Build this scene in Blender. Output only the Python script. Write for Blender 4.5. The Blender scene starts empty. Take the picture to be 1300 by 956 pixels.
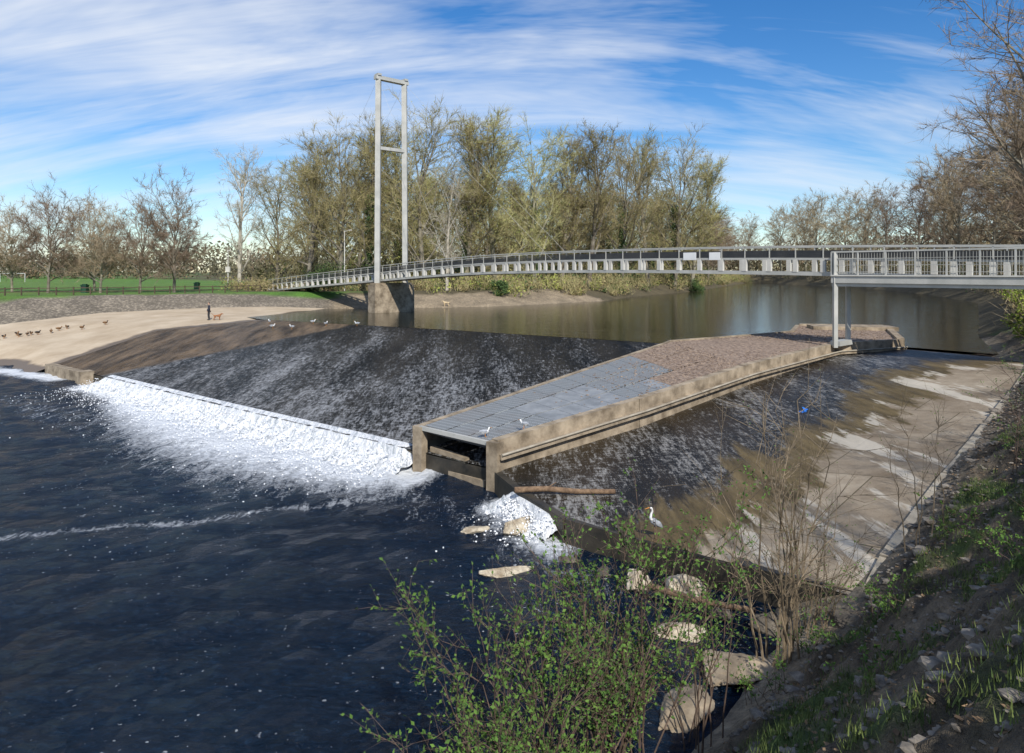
import bpy, bmesh, math, random, time
import numpy as np
from mathutils import Vector, noise, geometry
from mathutils.bvhtree import BVHTree
from math import radians, sin, cos, pi
random.seed(7)
S = bpy.context.scene
col = S.collection
S.view_settings.view_transform = 'Standard'
S.view_settings.look = 'None'
S.view_settings.exposure = 0

# ---------------------------------------------------------------- helpers
def link(o, parent=None):
    col.objects.link(o)
    if parent: o.parent = parent
    return o

def empty(name, loc=(0, 0, 0)):
    e = bpy.data.objects.new(name, None); e.location = loc; col.objects.link(e); return e

def mesh_obj(name, V, F, mats, mi=None, smooth=False, parent=None, loc=None):
    me = bpy.data.meshes.new(name)
    V = np.asarray(V, dtype=np.float32).reshape(-1, 3)
    lens = np.fromiter((len(f) for f in F), dtype=np.int32, count=len(F))
    flat = np.fromiter((i for f in F for i in f), dtype=np.int32, count=int(lens.sum()))
    me.vertices.add(len(V)); me.vertices.foreach_set('co', V.ravel())
    me.loops.add(len(flat)); me.loops.foreach_set('vertex_index', flat)
    me.polygons.add(len(F)); me.polygons.foreach_set('loop_start', np.concatenate([[0], np.cumsum(lens)[:-1]]).astype(np.int32))
    for m in (mats if isinstance(mats, (list, tuple)) else [mats]): me.materials.append(m)
    if mi is not None: me.polygons.foreach_set('material_index', np.asarray(mi, dtype=np.int32))
    me.polygons.foreach_set('use_smooth', [bool(smooth)]*len(me.polygons))
    me.update(calc_edges=True)
    o = bpy.data.objects.new(name, me)
    if loc: o.location = loc
    return link(o, parent)

class MB:
    def __init__(s): s.v = []; s.f = []; s.m = []
    def add(s, V, F, m=0):
        b = len(s.v); s.v.extend([tuple(map(float, v)) for v in V])
        s.f.extend([tuple(int(i)+b for i in f) for f in F]); s.m.extend([m]*len(F))
    def addnp(s, V, F, m=0):   # V (n,3) F (k,c)
        b = len(s.v); s.v.extend(map(tuple, V.tolist())); s.f.extend(map(tuple, (F+b).tolist())); s.m.extend([m]*len(F))
    def box(s, c, sx, sy, sz, rot=0, m=0):
        ca, sa = cos(rot), sin(rot); V = []
        for dz in (-.5, .5):
            for dx, dy in ((-.5, -.5), (.5, -.5), (.5, .5), (-.5, .5)):
                x, y = dx*sx, dy*sy
                V.append((c[0]+x*ca-y*sa, c[1]+x*sa+y*ca, c[2]+dz*sz))
        s.add(V, [(3, 2, 1, 0), (4, 5, 6, 7), (0, 1, 5, 4), (1, 2, 6, 5), (2, 3, 7, 6), (3, 0, 4, 7)], m)
    def beam(s, p, q, w, h, m=0):
        p = Vector(p); q = Vector(q); d = (q-p).normalized()
        up = Vector((0, 0, 1)) if abs(d.z) < .95 else Vector((0, 1, 0))
        r = d.cross(up).normalized()*w/2; u = r.cross(d).normalized()*h/2
        V = [p-r-u, p+r-u, p+r+u, p-r+u, q-r-u, q+r-u, q+r+u, q-r+u]
        s.add(V, [(3, 2, 1, 0), (4, 5, 6, 7), (0, 1, 5, 4), (1, 2, 6, 5), (2, 3, 7, 6), (3, 0, 4, 7)], m)
    def tubes(s, P, Q, ra, rb, n=5, m=0):
        P = np.asarray(P, float).reshape(-1, 3); Q = np.asarray(Q, float).reshape(-1, 3); k = len(P)
        D = Q-P; D /= np.linalg.norm(D, axis=1, keepdims=True)+1e-9
        ref = np.where(np.abs(D[:, 2:3]) < .9, np.array([[0, 0, 1.]]), np.array([[1., 0, 0]]))
        a = np.cross(D, ref); a /= np.linalg.norm(a, axis=1, keepdims=True)+1e-9; b = np.cross(D, a)
        t = 2*pi*np.arange(n)/n
        ring = a[:, None]*np.cos(t)[None, :, None]+b[:, None]*np.sin(t)[None, :, None]
        ra = np.broadcast_to(np.asarray(ra, float), (k,)); rb = np.broadcast_to(np.asarray(rb, float), (k,))
        V = np.concatenate([P[:, None]+ring*ra[:, None, None], Q[:, None]+ring*rb[:, None, None]], 1)
        f = np.array([(i, (i+1) % n, n+(i+1) % n, n+i) for i in range(n)])
        s.addnp(V.reshape(-1, 3), (f[None]+(np.arange(k)*2*n)[:, None, None]).reshape(-1, 4), m)
    def tube(s, p, q, r0, r1, n=5, m=0): s.tubes([tuple(p)], [tuple(q)], [r0], [r1], n, m)
    def obj(s, name, mats, smooth=False, parent=None, loc=None):
        return mesh_obj(name, s.v, s.f, mats, s.m, smooth, parent, loc)

# ---------------------------------------------------------------- materials
def newmat(name):
    m = bpy.data.materials.new(name); m.use_nodes = True
    nt = m.node_tree; return m, nt, nt.nodes['Principled BSDF']
def nd(nt, t, **k):
    n = nt.nodes.new(t)
    for a, b in k.items():
        if a in n.inputs.keys(): n.inputs[a].default_value = b
        else: setattr(n, a, b)
    return n
def coords(nt, rotz=0, scale=(1, 1, 1)):
    tc = nd(nt, 'ShaderNodeTexCoord'); mp = nd(nt, 'ShaderNodeMapping')
    mp.inputs['Rotation'].default_value = (0, 0, rotz); mp.inputs['Scale'].default_value = scale
    nt.links.new(tc.outputs['Object'], mp.inputs['Vector']); return mp.outputs['Vector']
def ramp(nt, src, a, b, c1=(0, 0, 0, 1), c2=(1, 1, 1, 1)):
    r = nd(nt, 'ShaderNodeValToRGB'); r.color_ramp.elements[0].position = a; r.color_ramp.elements[1].position = b
    r.color_ramp.elements[0].color = c1; r.color_ramp.elements[1].color = c2
    nt.links.new(src, r.inputs[0]); return r.outputs[0]
def noi(nt, vec, scale, detail=4, rough=.6, dist=0):
    n = nd(nt, 'ShaderNodeTexNoise'); n.inputs['Scale'].default_value = scale; n.inputs['Detail'].default_value = min(detail, 5)
    n.inputs['Roughness'].default_value = rough; n.inputs['Distortion'].default_value = dist
    nt.links.new(vec, n.inputs['Vector']); return n.outputs[0]
def mixc(nt, f, a, b, blend='MIX'):
    m = nd(nt, 'ShaderNodeMix', data_type='RGBA', blend_type=blend)
    for s_, i in ((f, 0), (a, 6), (b, 7)):
        if isinstance(s_, (int, float)): m.inputs[i].default_value = s_
        elif isinstance(s_, (tuple, list)): m.inputs[i].default_value = (*s_[:3], 1)
        else: nt.links.new(s_, m.inputs[i])
    return m.outputs[2]
def mth(nt, op, a, b=0.0, clamp=False):
    m = nd(nt, 'ShaderNodeMath', operation=op); m.use_clamp = clamp
    for i, s_ in enumerate((a, b)):
        if isinstance(s_, (int, float)): m.inputs[i].default_value = s_
        else: nt.links.new(s_, m.inputs[i])
    return m.outputs[0]
def bump(nt, bs, h, strength=.5, dist=.05):
    b = nd(nt, 'ShaderNodeBump'); b.inputs['Strength'].default_value = strength; b.inputs['Distance'].default_value = dist
    nt.links.new(h, b.inputs['Height']); nt.links.new(b.outputs[0], bs.inputs['Normal'])

def simple(name, c1, c2, scale=4, rough=.8, bs_=.4, bd=.02, metallic=0, rand=0, lo=.35, hi=.65, detail=5):
    m, nt, b = newmat(name); v = coords(nt)
    n = noi(nt, v, scale, detail, .65)
    c = mixc(nt, ramp(nt, n, lo, hi), c1, c2)
    if rand:
        oi = nd(nt, 'ShaderNodeObjectInfo')
        hs = nd(nt, 'ShaderNodeHueSaturation'); nt.links.new(c, hs.inputs['Color'])
        nt.links.new(mth(nt, 'ADD', mth(nt, 'MULTIPLY', oi.outputs['Random'], rand), 1-rand/2), hs.inputs['Value'])
        nt.links.new(mth(nt, 'ADD', mth(nt, 'MULTIPLY', oi.outputs['Random'], rand*.06), .5-rand*.03), hs.inputs['Hue'])
        c = hs.outputs[0]
    nt.links.new(c, b.inputs['Base Color']); b.inputs['Roughness'].default_value = rough; b.inputs['Metallic'].default_value = metallic
    if bs_: bump(nt, b, noi(nt, v, scale*5, 3), bs_, bd)
    return m
def flat(name, c1, c2, scale, rand=0): return simple(name, c1, c2, scale, .9, 0, rand=rand, detail=2)

M_bark = flat('bark', (.16, .14, .1), (.3, .27, .2), 1, .5)
M_barkp = flat('bark_pale', (.38, .34, .27), (.5, .46, .38), 1)
M_twig = flat('twigs_olive', (.24, .205, .09), (.38, .335, .16), .35, .5)
M_twigr = flat('twigs_brown', (.21, .155, .095), (.34, .265, .175), .35, .5)
M_twigp = flat('twigs_pale', (.38, .34, .26), (.48, .44, .35), .35)
M_bud = flat('buds', (.23, .25, .05), (.38, .39, .1), .3, .6)
M_budr = flat('buds_brown', (.2, .15, .07), (.3, .24, .12), .3, .5)
M_far = flat('distant_woodland', (.085, .08, .045), (.17, .15, .085), .08)
M_ivy = flat('ivy_leaves', (.03, .06, .015), (.08, .135, .035), .8, .3)
M_leaf = flat('fresh_leaves', (.04, .1, .015), (.12, .22, .035), 2.5)
M_leafb = flat('bright_leaves', (.14, .22, .025), (.34, .4, .06), 1.5)
M_grassb = flat('grass_blades', (.05, .085, .018), (.15, .19, .05), 1.5)
M_litter = flat('dead_leaves', (.1, .06, .03), (.3, .2, .11), 3)
M_conc = simple('concrete_stained', (.15, .115, .075), (.4, .325, .23), 1.3, .9, .5, .02, detail=8)
M_concl = simple('concrete_pale', (.25, .21, .155), (.4, .36, .285), 1.5, .9, .4, .02)
M_concd = simple('concrete_damp', (.015, .014, .011), (.06, .05, .035), 1.2, .6, .5, .02)
M_steel = simple('painted_steel_grey', (.36, .36, .33), (.48, .47, .43), .8, .5, 0)
M_white = simple('painted_pale', (.5, .48, .43), (.62, .6, .54), .8, .5, 0)
M_dark = simple('dark_steel', (.02, .022, .025), (.045, .045, .045), 1, .5, 0)
M_rock = simple('boulder_stone', (.26, .2, .13), (.62, .55, .42), 2.4, .85, .9, .08, detail=8)
M_rockd = simple('dark_stone', (.04, .034, .028), (.18, .155, .12), 2.5, .9, .7, .05, detail=8)
M_peb = simple('pebbles', (.11, .075, .055), (.36, .27, .2), 5.2, .9, .2, .01, detail=8)
M_pebd = simple('bank_stones', (.06, .05, .04), (.27, .235, .19), 4.1, .9, 0)
M_wood = simple('weathered_wood', (.1, .06, .035), (.26, .17, .1), 6, .9, .5, .02)
M_fence = simple('fence_wood', (.05, .035, .02), (.1, .07, .045), 3, .9, 0)
M_bin = simple('green_plastic', (.01, .05, .025), (.015, .07, .035), 2, .5, 0)
M_blue = simple('blue_plastic', (.02, .12, .5), (.03, .2, .65), 5, .4, 0)
M_sign = simple('sign_white', (.7, .7, .68), (.8, .8, .78), 1, .5, 0)
M_coat = simple('navy_cloth', (.012, .015, .03), (.025, .03, .05), 8, .9, 0)
M_trous = simple('dark_cloth', (.02, .02, .022), (.04, .04, .045), 8, .9, 0)
M_skin = simple('skin', (.45, .27, .19), (.5, .31, .22), 8, .6, 0)
M_hair = simple('hair', (.05, .03, .02), (.08, .05, .03), 8, .8, 0)
M_dogb = simple('dog_fur_brown', (.22, .09, .035), (.32, .14, .06), 8, .9, 0)
M_dogp = simple('dog_fur_pale', (.5, .38, .22), (.6, .47, .3), 8, .9, 0)
M_bw = simple('feather_white', (.7, .7, .68), (.8, .8, .78), 8, .8, 0)
M_bg = simple('feather_grey', (.25, .27, .3), (.38, .4, .43), 8, .8, 0)
M_bk = simple('feather_black', (.015, .015, .015), (.03, .03, .03), 8, .7, 0)
M_bo = simple('bill_orange', (.5, .2, .03), (.6, .26, .05), 8, .5, 0)
M_bb = simple('feather_brown', (.12, .07, .035), (.3, .17, .08), 12, .8, 0)

FD = Vector((.634, .773, 0)); CD = Vector((-.773, .634, 0))
FANG = math.atan2(FD.x, FD.y)
def river_mat():
    m, nt, b = newmat('river_water'); v = coords(nt); vf = coords(nt, FANG, (1.0, .3, 1)); vw = coords(nt, .5, (.75, 1.25, 1))
    w1 = noi(nt, vw, 1.3, 3, .6, .5); w2 = noi(nt, vw, 4.8, 5, .78, .4)
    h = mth(nt, 'ADD', w1, mth(nt, 'MULTIPLY', w2, .7))
    big = noi(nt, v, .1, 3, .6)
    c = mixc(nt, ramp(nt, big, .35, .65), (.0015, .007, .019), (.003, .014, .034))
    c = mixc(nt, mth(nt, 'MULTIPLY', ramp(nt, w2, .5, .68), .6), c, (.012, .036, .075))
    fo = nd(nt, 'ShaderNodeAttribute', attribute_name='foam').outputs['Fac']
    fn = noi(nt, vf, 2.2, 9, .85, .8); fn2 = noi(nt, v, 6, 6, .8, .3)
    t = mth(nt, 'ADD', mth(nt, 'MULTIPLY', fo, .6), mth(nt, 'ADD', mth(nt, 'MULTIPLY', fn, .6), mth(nt, 'MULTIPLY', fn2, .4)))
    fm = ramp(nt, t, .70, .94)
    fl = ramp(nt, noi(nt, v, 7, 2, .5), .69, .75)  # specular sparkle on the ripples, painted into the colour as white flecks
    fm = mth(nt, 'MAXIMUM', fm, mth(nt, 'MULTIPLY', mth(nt, 'MULTIPLY', fl, .6), ramp(nt, big, .4, .56)))
    c = mixc(nt, fm, c, (.74, .77, .8))
    nt.links.new(c, b.inputs['Base Color'])
    nt.links.new(mth(nt, 'ADD', mth(nt, 'MULTIPLY', fm, .6), .14), b.inputs['Roughness'])
    b.inputs['IOR'].default_value = 1.33; b.inputs['Specular IOR Level'].default_value = .22
    bump(nt, b, h, 1.0, .24); return m
M_river = river_mat()
def pool_mat():
    m, nt, b = newmat('pool_water'); v = coords(nt, .2, (.6, 1.2, 1))
    c = mixc(nt, ramp(nt, noi(nt, v, .1, 3), .4, .6), (.008, .008, .004), (.018, .017, .009))
    nt.links.new(c, b.inputs['Base Color']); b.inputs['Roughness'].default_value = .06; b.inputs['IOR'].default_value = 1.33
    b.inputs['Specular IOR Level'].default_value = .26
    bump(nt, b, noi(nt, v, 1.4, 4, .6, .3), 1.0, .03); return m
M_pool = pool_mat()

def weir_mat():
    m, nt, b = newmat('weir_wet_surface')
    v = coords(nt, FANG); vst = coords(nt, FANG, (1.0, .18, 1)); vcr = coords(nt, FANG+.25, (.45, 1.3, 1))
    base = mixc(nt, ramp(nt, noi(nt, vst, .35, 5, .65), .38, .64), (.003, .003, .0032), (.026, .022, .017))
    st = noi(nt, vst, 6.5, 7, .9, .3); cr = noi(nt, vcr, 5.0, 7, .9, .4)
    k = mth(nt, 'ADD', mth(nt, 'MULTIPLY', st, .55), mth(nt, 'MULTIPLY', cr, .45))
    patch = noi(nt, vst, .5, 4, .6)
    sx = nd(nt, 'ShaderNodeSeparateXYZ'); nt.links.new(nd(nt, 'ShaderNodeTexCoord').outputs['Object'], sx.inputs[0])
    lo = nd(nt, 'ShaderNodeMapRange'); lo.inputs[1].default_value = .7; lo.inputs[2].default_value = 3.0; lo.inputs[3].default_value = .06; lo.inputs[4].default_value = -.01
    nt.links.new(sx.outputs[2], lo.inputs[0])
    k2 = mth(nt, 'ADD', mth(nt, 'ADD', k, mth(nt, 'MULTIPLY', mth(nt, 'SUBTRACT', patch, .5), .26)), lo.outputs[0])
    spk = ramp(nt, k2, .535, .62)
    al = mth(nt, 'ADD', mth(nt, 'MULTIPLY', sx.outputs[0], CD.x), mth(nt, 'MULTIPLY', sx.outputs[1], CD.y))
    al = mth(nt, 'ADD', al, mth(nt, 'MULTIPLY', noi(nt, v, .35, 3, .6), 2.0))
    br = nd(nt, 'ShaderNodeMapRange'); br.inputs[1].default_value = 53; br.inputs[2].default_value = 53.8
    nt.links.new(al, br.inputs[0])
    c = mixc(nt, mth(nt, 'MULTIPLY', spk, .72), base, (.44, .45, .46))
    brown = mixc(nt, ramp(nt, noi(nt, vst, .9, 7, .75), .38, .64), (.04, .028, .017), (.2, .14, .085))
    c = mixc(nt, br.outputs[0], c, brown)
    nt.links.new(c, b.inputs['Base Color'])
    nt.links.new(mth(nt, 'ADD', mth(nt, 'MULTIPLY', spk, .3), .38), b.inputs['Roughness'])
    b.inputs['IOR'].default_value = 1.33; b.inputs['Specular IOR Level'].default_value = .2
    bump(nt, b, k, 1.0, .14); return m
M_weir = weir_mat()

def apron_mat():
    m, nt, b = newmat('apron_concrete')
    ang = math.atan2(.74, .67)
    v = coords(nt); vst = coords(nt, ang, (1, .2, 1)); vr = coords(nt, ang, (1, 1, 1)); vcr = coords(nt, ang, (.5, 1.3, 1))
    at = nd(nt, 'ShaderNodeAttribute', attribute_name='dry').outputs['Fac']
    n1 = noi(nt, vst, .8, 8, .7, .4)
    d = mth(nt, 'ADD', at, mth(nt, 'MULTIPLY', mth(nt, 'SUBTRACT', n1, .5), 1.0))
    rip = mth(nt, 'ADD', mth(nt, 'MULTIPLY', noi(nt, vst, 6, 7, .9), .6), mth(nt, 'MULTIPLY', noi(nt, vcr, 5, 6, .88), .4))
    pt = mth(nt, 'MULTIPLY', mth(nt, 'SUBTRACT', noi(nt, vst, .6, 4, .6), .5), .3)
    dark = mixc(nt, ramp(nt, noi(nt, vst, .5, 5, .6), .4, .62), (.007, .006, .004), (.03, .021, .011))
    dark = mixc(nt, ramp(nt, mth(nt, 'ADD', rip, pt), .51, .61), dark, (.3, .29, .27))
    brown = mixc(nt, ramp(nt, noi(nt, vst, 1.5, 8, .7), .35, .65), (.055, .04, .018), (.17, .125, .058))
    pale = mixc(nt, ramp(nt, noi(nt, v, .9, 9, .7), .3, .7), (.25, .195, .135), (.46, .39, .295))
    bk = nd(nt, 'ShaderNodeTexBrick'); bk.inputs['Scale'].default_value = 1; bk.inputs['Brick Width'].default_value = 3.2
    bk.inputs['Row Height'].default_value = 4.4; bk.inputs['Mortar Size'].default_value = .02
    bk.inputs['Color1'].default_value = (.95, .95, .95, 1); bk.inputs['Color2'].default_value = (.7, .68, .66, 1); bk.inputs['Mortar'].default_value = (.3, .3, .25, 1)
    nt.links.new(vr, bk.inputs['Vector'])
    pale = mixc(nt, 1.0, pale, bk.outputs[0], 'MULTIPLY')
    c = mixc(nt, ramp(nt, d, .3, .4), dark, brown)
    c = mixc(nt, ramp(nt, d, .62, .7), c, pale)
    w = mth(nt, 'MULTIPLY', ramp(nt, noi(nt, vst, .5, 8, .7), .54, .58), ramp(nt, d, .5, .56))
    c = mixc(nt, mth(nt, 'MULTIPLY', w, .7), c, (.6, .55, .46))
    nt.links.new(c, b.inputs['Base Color'])
    r = nd(nt, 'ShaderNodeMapRange'); r.inputs[3].default_value = .38; r.inputs[4].default_value = .9
    r.inputs[1].default_value = .3; r.inputs[2].default_value = .7
    nt.links.new(d, r.inputs[0]); nt.links.new(r.outputs[0], b.inputs['Roughness']); b.inputs['Specular IOR Level'].default_value = .25
    bump(nt, b, rip, 1.0, .08); return m
M_apron = apron_mat()

def beach_mat():
    m, nt, b = newmat('beach_concrete')
    v = coords(nt)
    c = mixc(nt, ramp(nt, noi(nt, v, .3, 8, .65), .3, .7), (.38, .29, .19), (.56, .46, .33))
    at = nd(nt, 'ShaderNodeAttribute', attribute_name='dry').outputs['Fac']
    d = mth(nt, 'ADD', at, mth(nt, 'MULTIPLY', mth(nt, 'SUBTRACT', noi(nt, v, .5, 6, .6), .5), .8))
    f = ramp(nt, d, .3, .5)
    c = mixc(nt, f, (.13, .092, .056), c)
    nt.links.new(c, b.inputs['Base Color'])
    nt.links.new(mth(nt, 'ADD', mth(nt, 'MULTIPLY', f, .5), .4), b.inputs['Roughness'])
    bump(nt, b, noi(nt, v, 4, 6, .7), .4, .04); return m
M_beach = beach_mat()

def ground_mat():
    m, nt, b = newmat('ground')
    v = coords(nt); a = nd(nt, 'ShaderNodeAttribute', attribute_name='Col').outputs['Color']
    st = nd(nt, 'ShaderNodeAttribute', attribute_name='stony').outputs['Fac']
    n1 = ramp(nt, noi(nt, v, .35, 8, .7), .3, .7, (.62, .62, .62, 1), (1.3, 1.3, 1.3, 1))
    c = mixc(nt, 1, a, n1, 'MULTIPLY')
    n3 = ramp(nt, noi(nt, v, 6, 6, .8), .3, .7, (.42, .42, .42, 1), (1.55, 1.55, 1.55, 1))
    c = mixc(nt, 1, c, n3, 'MULTIPLY')
    vo = nd(nt, 'ShaderNodeTexVoronoi'); vo.inputs['Scale'].default_value = 2.6; nt.links.new(v, vo.inputs['Vector'])
    vr = ramp(nt, vo.outputs['Distance'], .1, .6, (1.25, 1.25, 1.25, 1), (.45, .45, .45, 1))
    c = mixc(nt, st, c, mixc(nt, 1, c, vr, 'MULTIPLY'))
    nt.links.new(c, b.inputs['Base Color']); b.inputs['Roughness'].default_value = .95
    h = mth(nt, 'SUBTRACT', noi(nt, v, 5, 5, .75), mth(nt, 'MULTIPLY', vo.outputs['Distance'], mth(nt, 'MULTIPLY', st, .8)))
    bump(nt, b, h, 1.0, .2); return m
M_ground = ground_mat()

def grating_mat():
    m, nt, b = newmat('steel_grating')
    ang = -math.atan2(18, 15.4)
    v = coords(nt, ang, (1, 1, 1))
    bk = nd(nt, 'ShaderNodeTexBrick'); bk.offset = 0
    bk.inputs['Scale'].default_value = 1; bk.inputs['Brick Width'].default_value = .3; bk.inputs['Row Height'].default_value = .1
    bk.inputs['Mortar Size'].default_value = .022; bk.inputs['Mortar Smooth'].default_value = .1
    bk.inputs['Color1'].default_value = (.09, .095, .095, 1); bk.inputs['Color2'].default_value = (.12, .12, .12, 1); bk.inputs['Mortar'].default_value = (.34, .36, .36, 1)
    nt.links.new(v, bk.inputs['Vector'])
    c = mixc(nt, mth(nt, 'MULTIPLY', ramp(nt, noi(nt, v, .5, 6, .7), .5, .7), .45), bk.outputs[0], (.2, .16, .13))
    nt.links.new(c, b.inputs['Base Color']); b.inputs['Roughness'].default_value = .55; b.inputs['Metallic'].default_value = .1
    return m
M_grate = grating_mat()
M_grate2 = simple('steel_plate', (.2, .21, .215), (.33, .34, .34), 1.3, .5, .2, .01, .1)

def foam_mat():
    m, nt, b = newmat('white_water')
    v = coords(nt, FANG, (1.6, .35, .5)); n = noi(nt, v, 3.4, 9, .86, .5)
    c = mixc(nt, ramp(nt, n, .36, .56), (.3, .34, .37), (.84, .85, .86))
    nt.links.new(c, b.inputs['Base Color']); b.inputs['Roughness'].default_value = .6
    bump(nt, b, noi(nt, v, 6, 8, .85), .9, .1); return m
M_foam = foam_mat()
M_spray = simple('spray_white', (.8, .82, .84), (.88, .88, .88), 3, .6, 0)

# ---------------------------------------------------------------- terrain
RIV = [(-600, 62, .8, .4, 5), (-90, 73, 1.6, .42, 5), (-56, 75.5, 2.2, .42, 5), (-50, 83, 3.0, .42, 5), (-40, 88.6, 3.3, .36, 5),
       (-33, 92.3, 3.3, .25, 5), (-26, 92.5, 3.05, .22, 5), (-21.9, 92.5, 3, .2, 5), (-9.8, 94.5, 3, .2, 5), (-1.1, 99, 3, .22, 5), (16.2, 117, 3, .28, 5),
       (23.4, 135, 3, .4, 5), (46, 173, 3, .4, 5), (82, 255, 3, .4, 5), (98, 289, 3, .4, 5.5), (108, 312, 3, .4, 6), (116, 300, 3, .4, 7),
       (109, 271, 3, .4, 8), (107, 206, 3, .4, 9), (91, 149, 3, .4, 9), (73.7, 108, 3, .45, 9), (54, 79, 3, .5, 8), (35, 51, 3, .6, 7),
       (29.5, 41.3, 3.0, .6, 6.8), (27.7, 36.9, 3.1, .62, 6.6), (23.7, 32, 3.05, .66, 6.5), (12.2, 19.5, 2.05, .72, 6.4), (8.3, 15.6, 1.2, .78, 6.4),
       (6.6, 14, .6, .85, 6.4), (4, 12, .15, .95, 6.4), (0, 8.3, -.05, 1.0, 6.3), (-6, 2.5, -.05, 1.0, 6.3), (-14, -6, -.05, 1, 6.3), (-60, -40, -.05, .8, 6), (-600, -200, 0, .5, 6)]
def riv_eval(X, Y):
    X = np.asarray(X, float); Y = np.asarray(Y, float)
    best = np.full(X.shape, 1e18); out = [np.zeros(X.shape) for _ in range(3)]; idx = np.zeros(X.shape, int); ins = np.zeros(X.shape, bool)
    n = len(RIV)
    for i in range(n):
        a = RIV[i]; b = RIV[(i+1) % n]
        ex, ey = b[0]-a[0], b[1]-a[1]; L = ex*ex+ey*ey
        t = np.clip(((X-a[0])*ex+(Y-a[1])*ey)/L, 0, 1)
        d = (X-a[0]-t*ex)**2+(Y-a[1]-t*ey)**2
        m = d < best; best = np.where(m, d, best); idx = np.where(m, i, idx)
        for k in range(3): out[k] = np.where(m, a[2+k]+(b[2+k]-a[2+k])*t, out[k])
        c = ((a[1] > Y) != (b[1] > Y)) & (X < (b[0]-a[0])*(Y-a[1])/((b[1]-a[1]) if b[1] != a[1] else 1e-9)+a[0])
        ins ^= c
    d = np.sqrt(best)
    z = np.where(ins, out[0]-np.minimum(d*.5, 5), np.minimum(out[0]+out[1]*d, np.maximum(out[2], out[0])))
    return z, np.where(ins, -d, d), idx
def bump_z(x, y, d, i):
    if d < -.5: return 0
    p = Vector((x, y, 0))
    if y < 60 and x > -10:
        k = min(1, max(0, d/1.0))
        return k*(.45*noise.fractal(p*.35, 1, 2, 4)+.26*noise.fractal(p*1.5+Vector((5, 5, 0)), .8, 2, 4))
    return .06*min(1, max(0, d/2))*noise.fractal(p*.3, 1, 2, 3)
def axis(parts):
    out = []
    for p in parts:
        if isinstance(p, tuple): out += list(np.arange(p[0], p[1], p[2]))
        else: out.append(p)
    return np.array(sorted(set(np.round(out, 4))))
gx = axis([-3000, -1500, -800, -500, -350, -250, -180, -140, -115, (-100, -20, 2), (-20, -2, 1), (-2, 16, .18), (16, 36, .4), (36, 120, 3), 125, 140, 180, 250, 400, 900, 3000])
gy = axis([-3000, -900, -300, -100, -50, -30, -20, -12, -6, -3, (-1, 22, .18), (22, 50, .5), (50, 120, 1.5), (120, 325, 5), 340, 380, 450, 600, 1000, 3500])
XX, YY = np.meshgrid(gx, gy); ZZ, DD, II = riv_eval(XX, YY)
nx, ny = len(gx), len(gy)
V = []; C = []; ST = []
def lerp(a, b, t): return tuple(a[k]+(b[k]-a[k])*t for k in range(3))
for j in range(ny):
    for i in range(nx):
        x, y, d, k = XX[j, i], YY[j, i], DD[j, i], int(II[j, i])
        V.append((x, y, ZZ[j, i]+bump_z(x, y, d, k)))
        st = 0
        grass = (.08, .19, .02); floor = (.105, .085, .045); sand = (.36, .285, .19)
        if k <= 5 or k == len(RIV)-1:
            if d < 5.5: c = (.29, .245, .185); st = .7
            else:
                n_ = noise.noise(Vector((x*.05, y*.05, 1)))
                c = lerp(grass, (.12, .2, .03), .5+n_)
                if x > -44 and y > 103 and y < 400: c = floor
        elif k <= 15:
            if d < 8 and k <= 9: c = sand; st = .4
            else: c = floor
            if k <= 8 and d > 9 and x < -20 and y < 106: c = (.12, .16, .04)
        elif k <= 21 or y > 60: c = floor; st = 0
        else:
            n_ = noise.fractal(Vector((x*.6, y*.6, 3)), .8, 2, 5)
            c = lerp((.06, .045, .028), (.26, .205, .14), min(1, max(0, .45+n_)))
            if d < .8: c = lerp((.3, .25, .18), c, max(0, d/.8))
            st = .45
            g_ = noise.fractal(Vector((x*.6, y*.6, 9)), 1, 2, 3)
            if g_ > .0 and d > 1.0: c = lerp(c, (.065, .1, .022), min(1, (g_)*4)); st = .15
        C.append((*c, 1)); ST.append(st)
F = [(j*nx+i, j*nx+i+1, (j+1)*nx+i+1, (j+1)*nx+i) for j in range(ny-1) for i in range(nx-1)]
g = mesh_obj('ground', V, F, M_ground, smooth=True)
ca = g.data.color_attributes.new('Col', 'FLOAT_COLOR', 'POINT'); ca.data.foreach_set('color', np.array(C, 'f').ravel())
sa = g.data.attributes.new('stony', 'FLOAT', 'POINT'); sa.data.foreach_set('value', np.array(ST, 'f'))
GB = BVHTree.FromPolygons(V, F)
def gz(x, y):
    r_ = GB.ray_cast(Vector((float(x), float(y), 500)), Vector((0, 0, -1))); return r_[0].z if r_[0] else 5.0

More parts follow.
